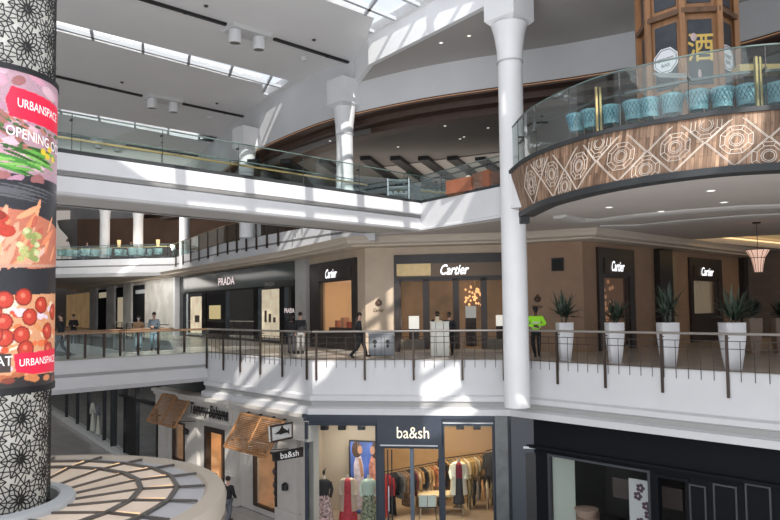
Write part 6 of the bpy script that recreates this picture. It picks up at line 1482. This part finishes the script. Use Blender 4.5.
# ------------------------------------------------------------------ light
w = bpy.data.worlds.new('world'); bpy.context.scene.world = w; w.use_nodes = True
bg = w.node_tree.nodes['Background']; bg.inputs[0].default_value = (.88,.93,1,1); bg.inputs[1].default_value = WORLD
def sun(S, e):
    l = bpy.data.lights.new('sun', 'SUN'); l.energy = e; l.angle = math.radians(.6); l.color = (1,.95,.88)
    o = bpy.data.objects.new('sun', l); COL.objects.link(o); o.rotation_euler = Vector(S).to_track_quat('Z','Y').to_euler(); return o
def area(loc, target, size, e, col=(1,1,1), sy=None):
    l = bpy.data.lights.new('area_light', 'AREA'); l.energy = e; l.color = col; l.size = size
    if sy: l.shape = 'RECTANGLE'; l.size_y = sy
    o = bpy.data.objects.new('area_light', l); COL.objects.link(o); o.location = loc
    o.rotation_euler = (Vector(loc) - Vector(target)).to_track_quat('Z','Y').to_euler(); return o
def point(loc, e, col=(1,.8,.55), r=.15):
    l = bpy.data.lights.new('point_light', 'POINT'); l.energy = e; l.color = col; l.shadow_soft_size = r
    o = bpy.data.objects.new('point_light', l); COL.objects.link(o); o.location = loc; return o
sun(SUN, 5.2)
area((0, 12, 13.8), (0, 22, 0), 14, 900, (.93,.96,1))  # added overhead fill, simulating skylight
# shop lighting
area(BW.P(1.6, ZS-.75, -1.6), BW.P(1.6, H1, -2.2), 1.6, 70, (1,.9,.75), 1.0)
area(BW.P(4.6, ZS-.75, -3.5), BW.P(4.6, H1, -4.5), 3.0, 190, (1,.78,.5), 2.5)
area(FR.P(3, 3.2, -1.2), FR.P(3, 0, -2.5), 4, 26, (1,.7,.4), 1.2)
area(V3.P((v3h[0]+v3h[1])/2, v3h[3]-.1, -.7), V3.P((v3h[0]+v3h[1])/2, 0, -.9), 1.5, 30, (1,.75,.45), .6)
area(TW.P((td[0]+td[1])/2, td[3]-.3, -1.2), TW.P((td[0]+td[1])/2, H1, -1.5), 1.0, 25, (1,.7,.4))
area(TW.P((tw2[0]+tw2[1])/2, tw2[3]-.1, -.6), TW.P((tw2[0]+tw2[1])/2, H1, -.8), .8, 12, (1,.7,.4))
area(DS.P(DS.L-3, -1.5, -2), DS.P(DS.L-3, H1, -1), 3, 60, (.9,1,.95), 1.5)
area(RW.P(2, -2.6, -2), RW.P(2, H1, -2), 2, 15, (1,.9,.8))
area((-6, 8, -5.8), (-6, 13, 10), 24, 5600, (.95,.97,1))  # added upward fill to brighten the ceilings, not a fitting of the mall
area((2, 42, H3+2.2), (2, 42, 20), 14, 260, (1,.9,.8), 8)  # added upward fill for the dark hall ceiling
area((-20, 60, H3+1.5), (-20, 62, 20), 8, 160, (1,.85,.7), 4)  # added upward fill for the hall behind the far bridge
area((-20, 49, 8.5), (-23, 57, 5.6), 6, 700, (1,.97,.92), 2)  # added wash that whitens the far bridge fascia
area(V1.P(V1.L-6, 4.3, 2.5), V1.P(V1.L-6, 0, 1.0), 12, 260, (1,.95,.88), 2)  # added fill to brighten the stone fronts in the left corridor
area(V2.P(V2.L*.5, 4.3, 2.2), V2.P(V2.L*.5, 0, 1.6), 9, 60, (1,.95,.88), 1.5)  # added corridor fill in front of the glossy black shop
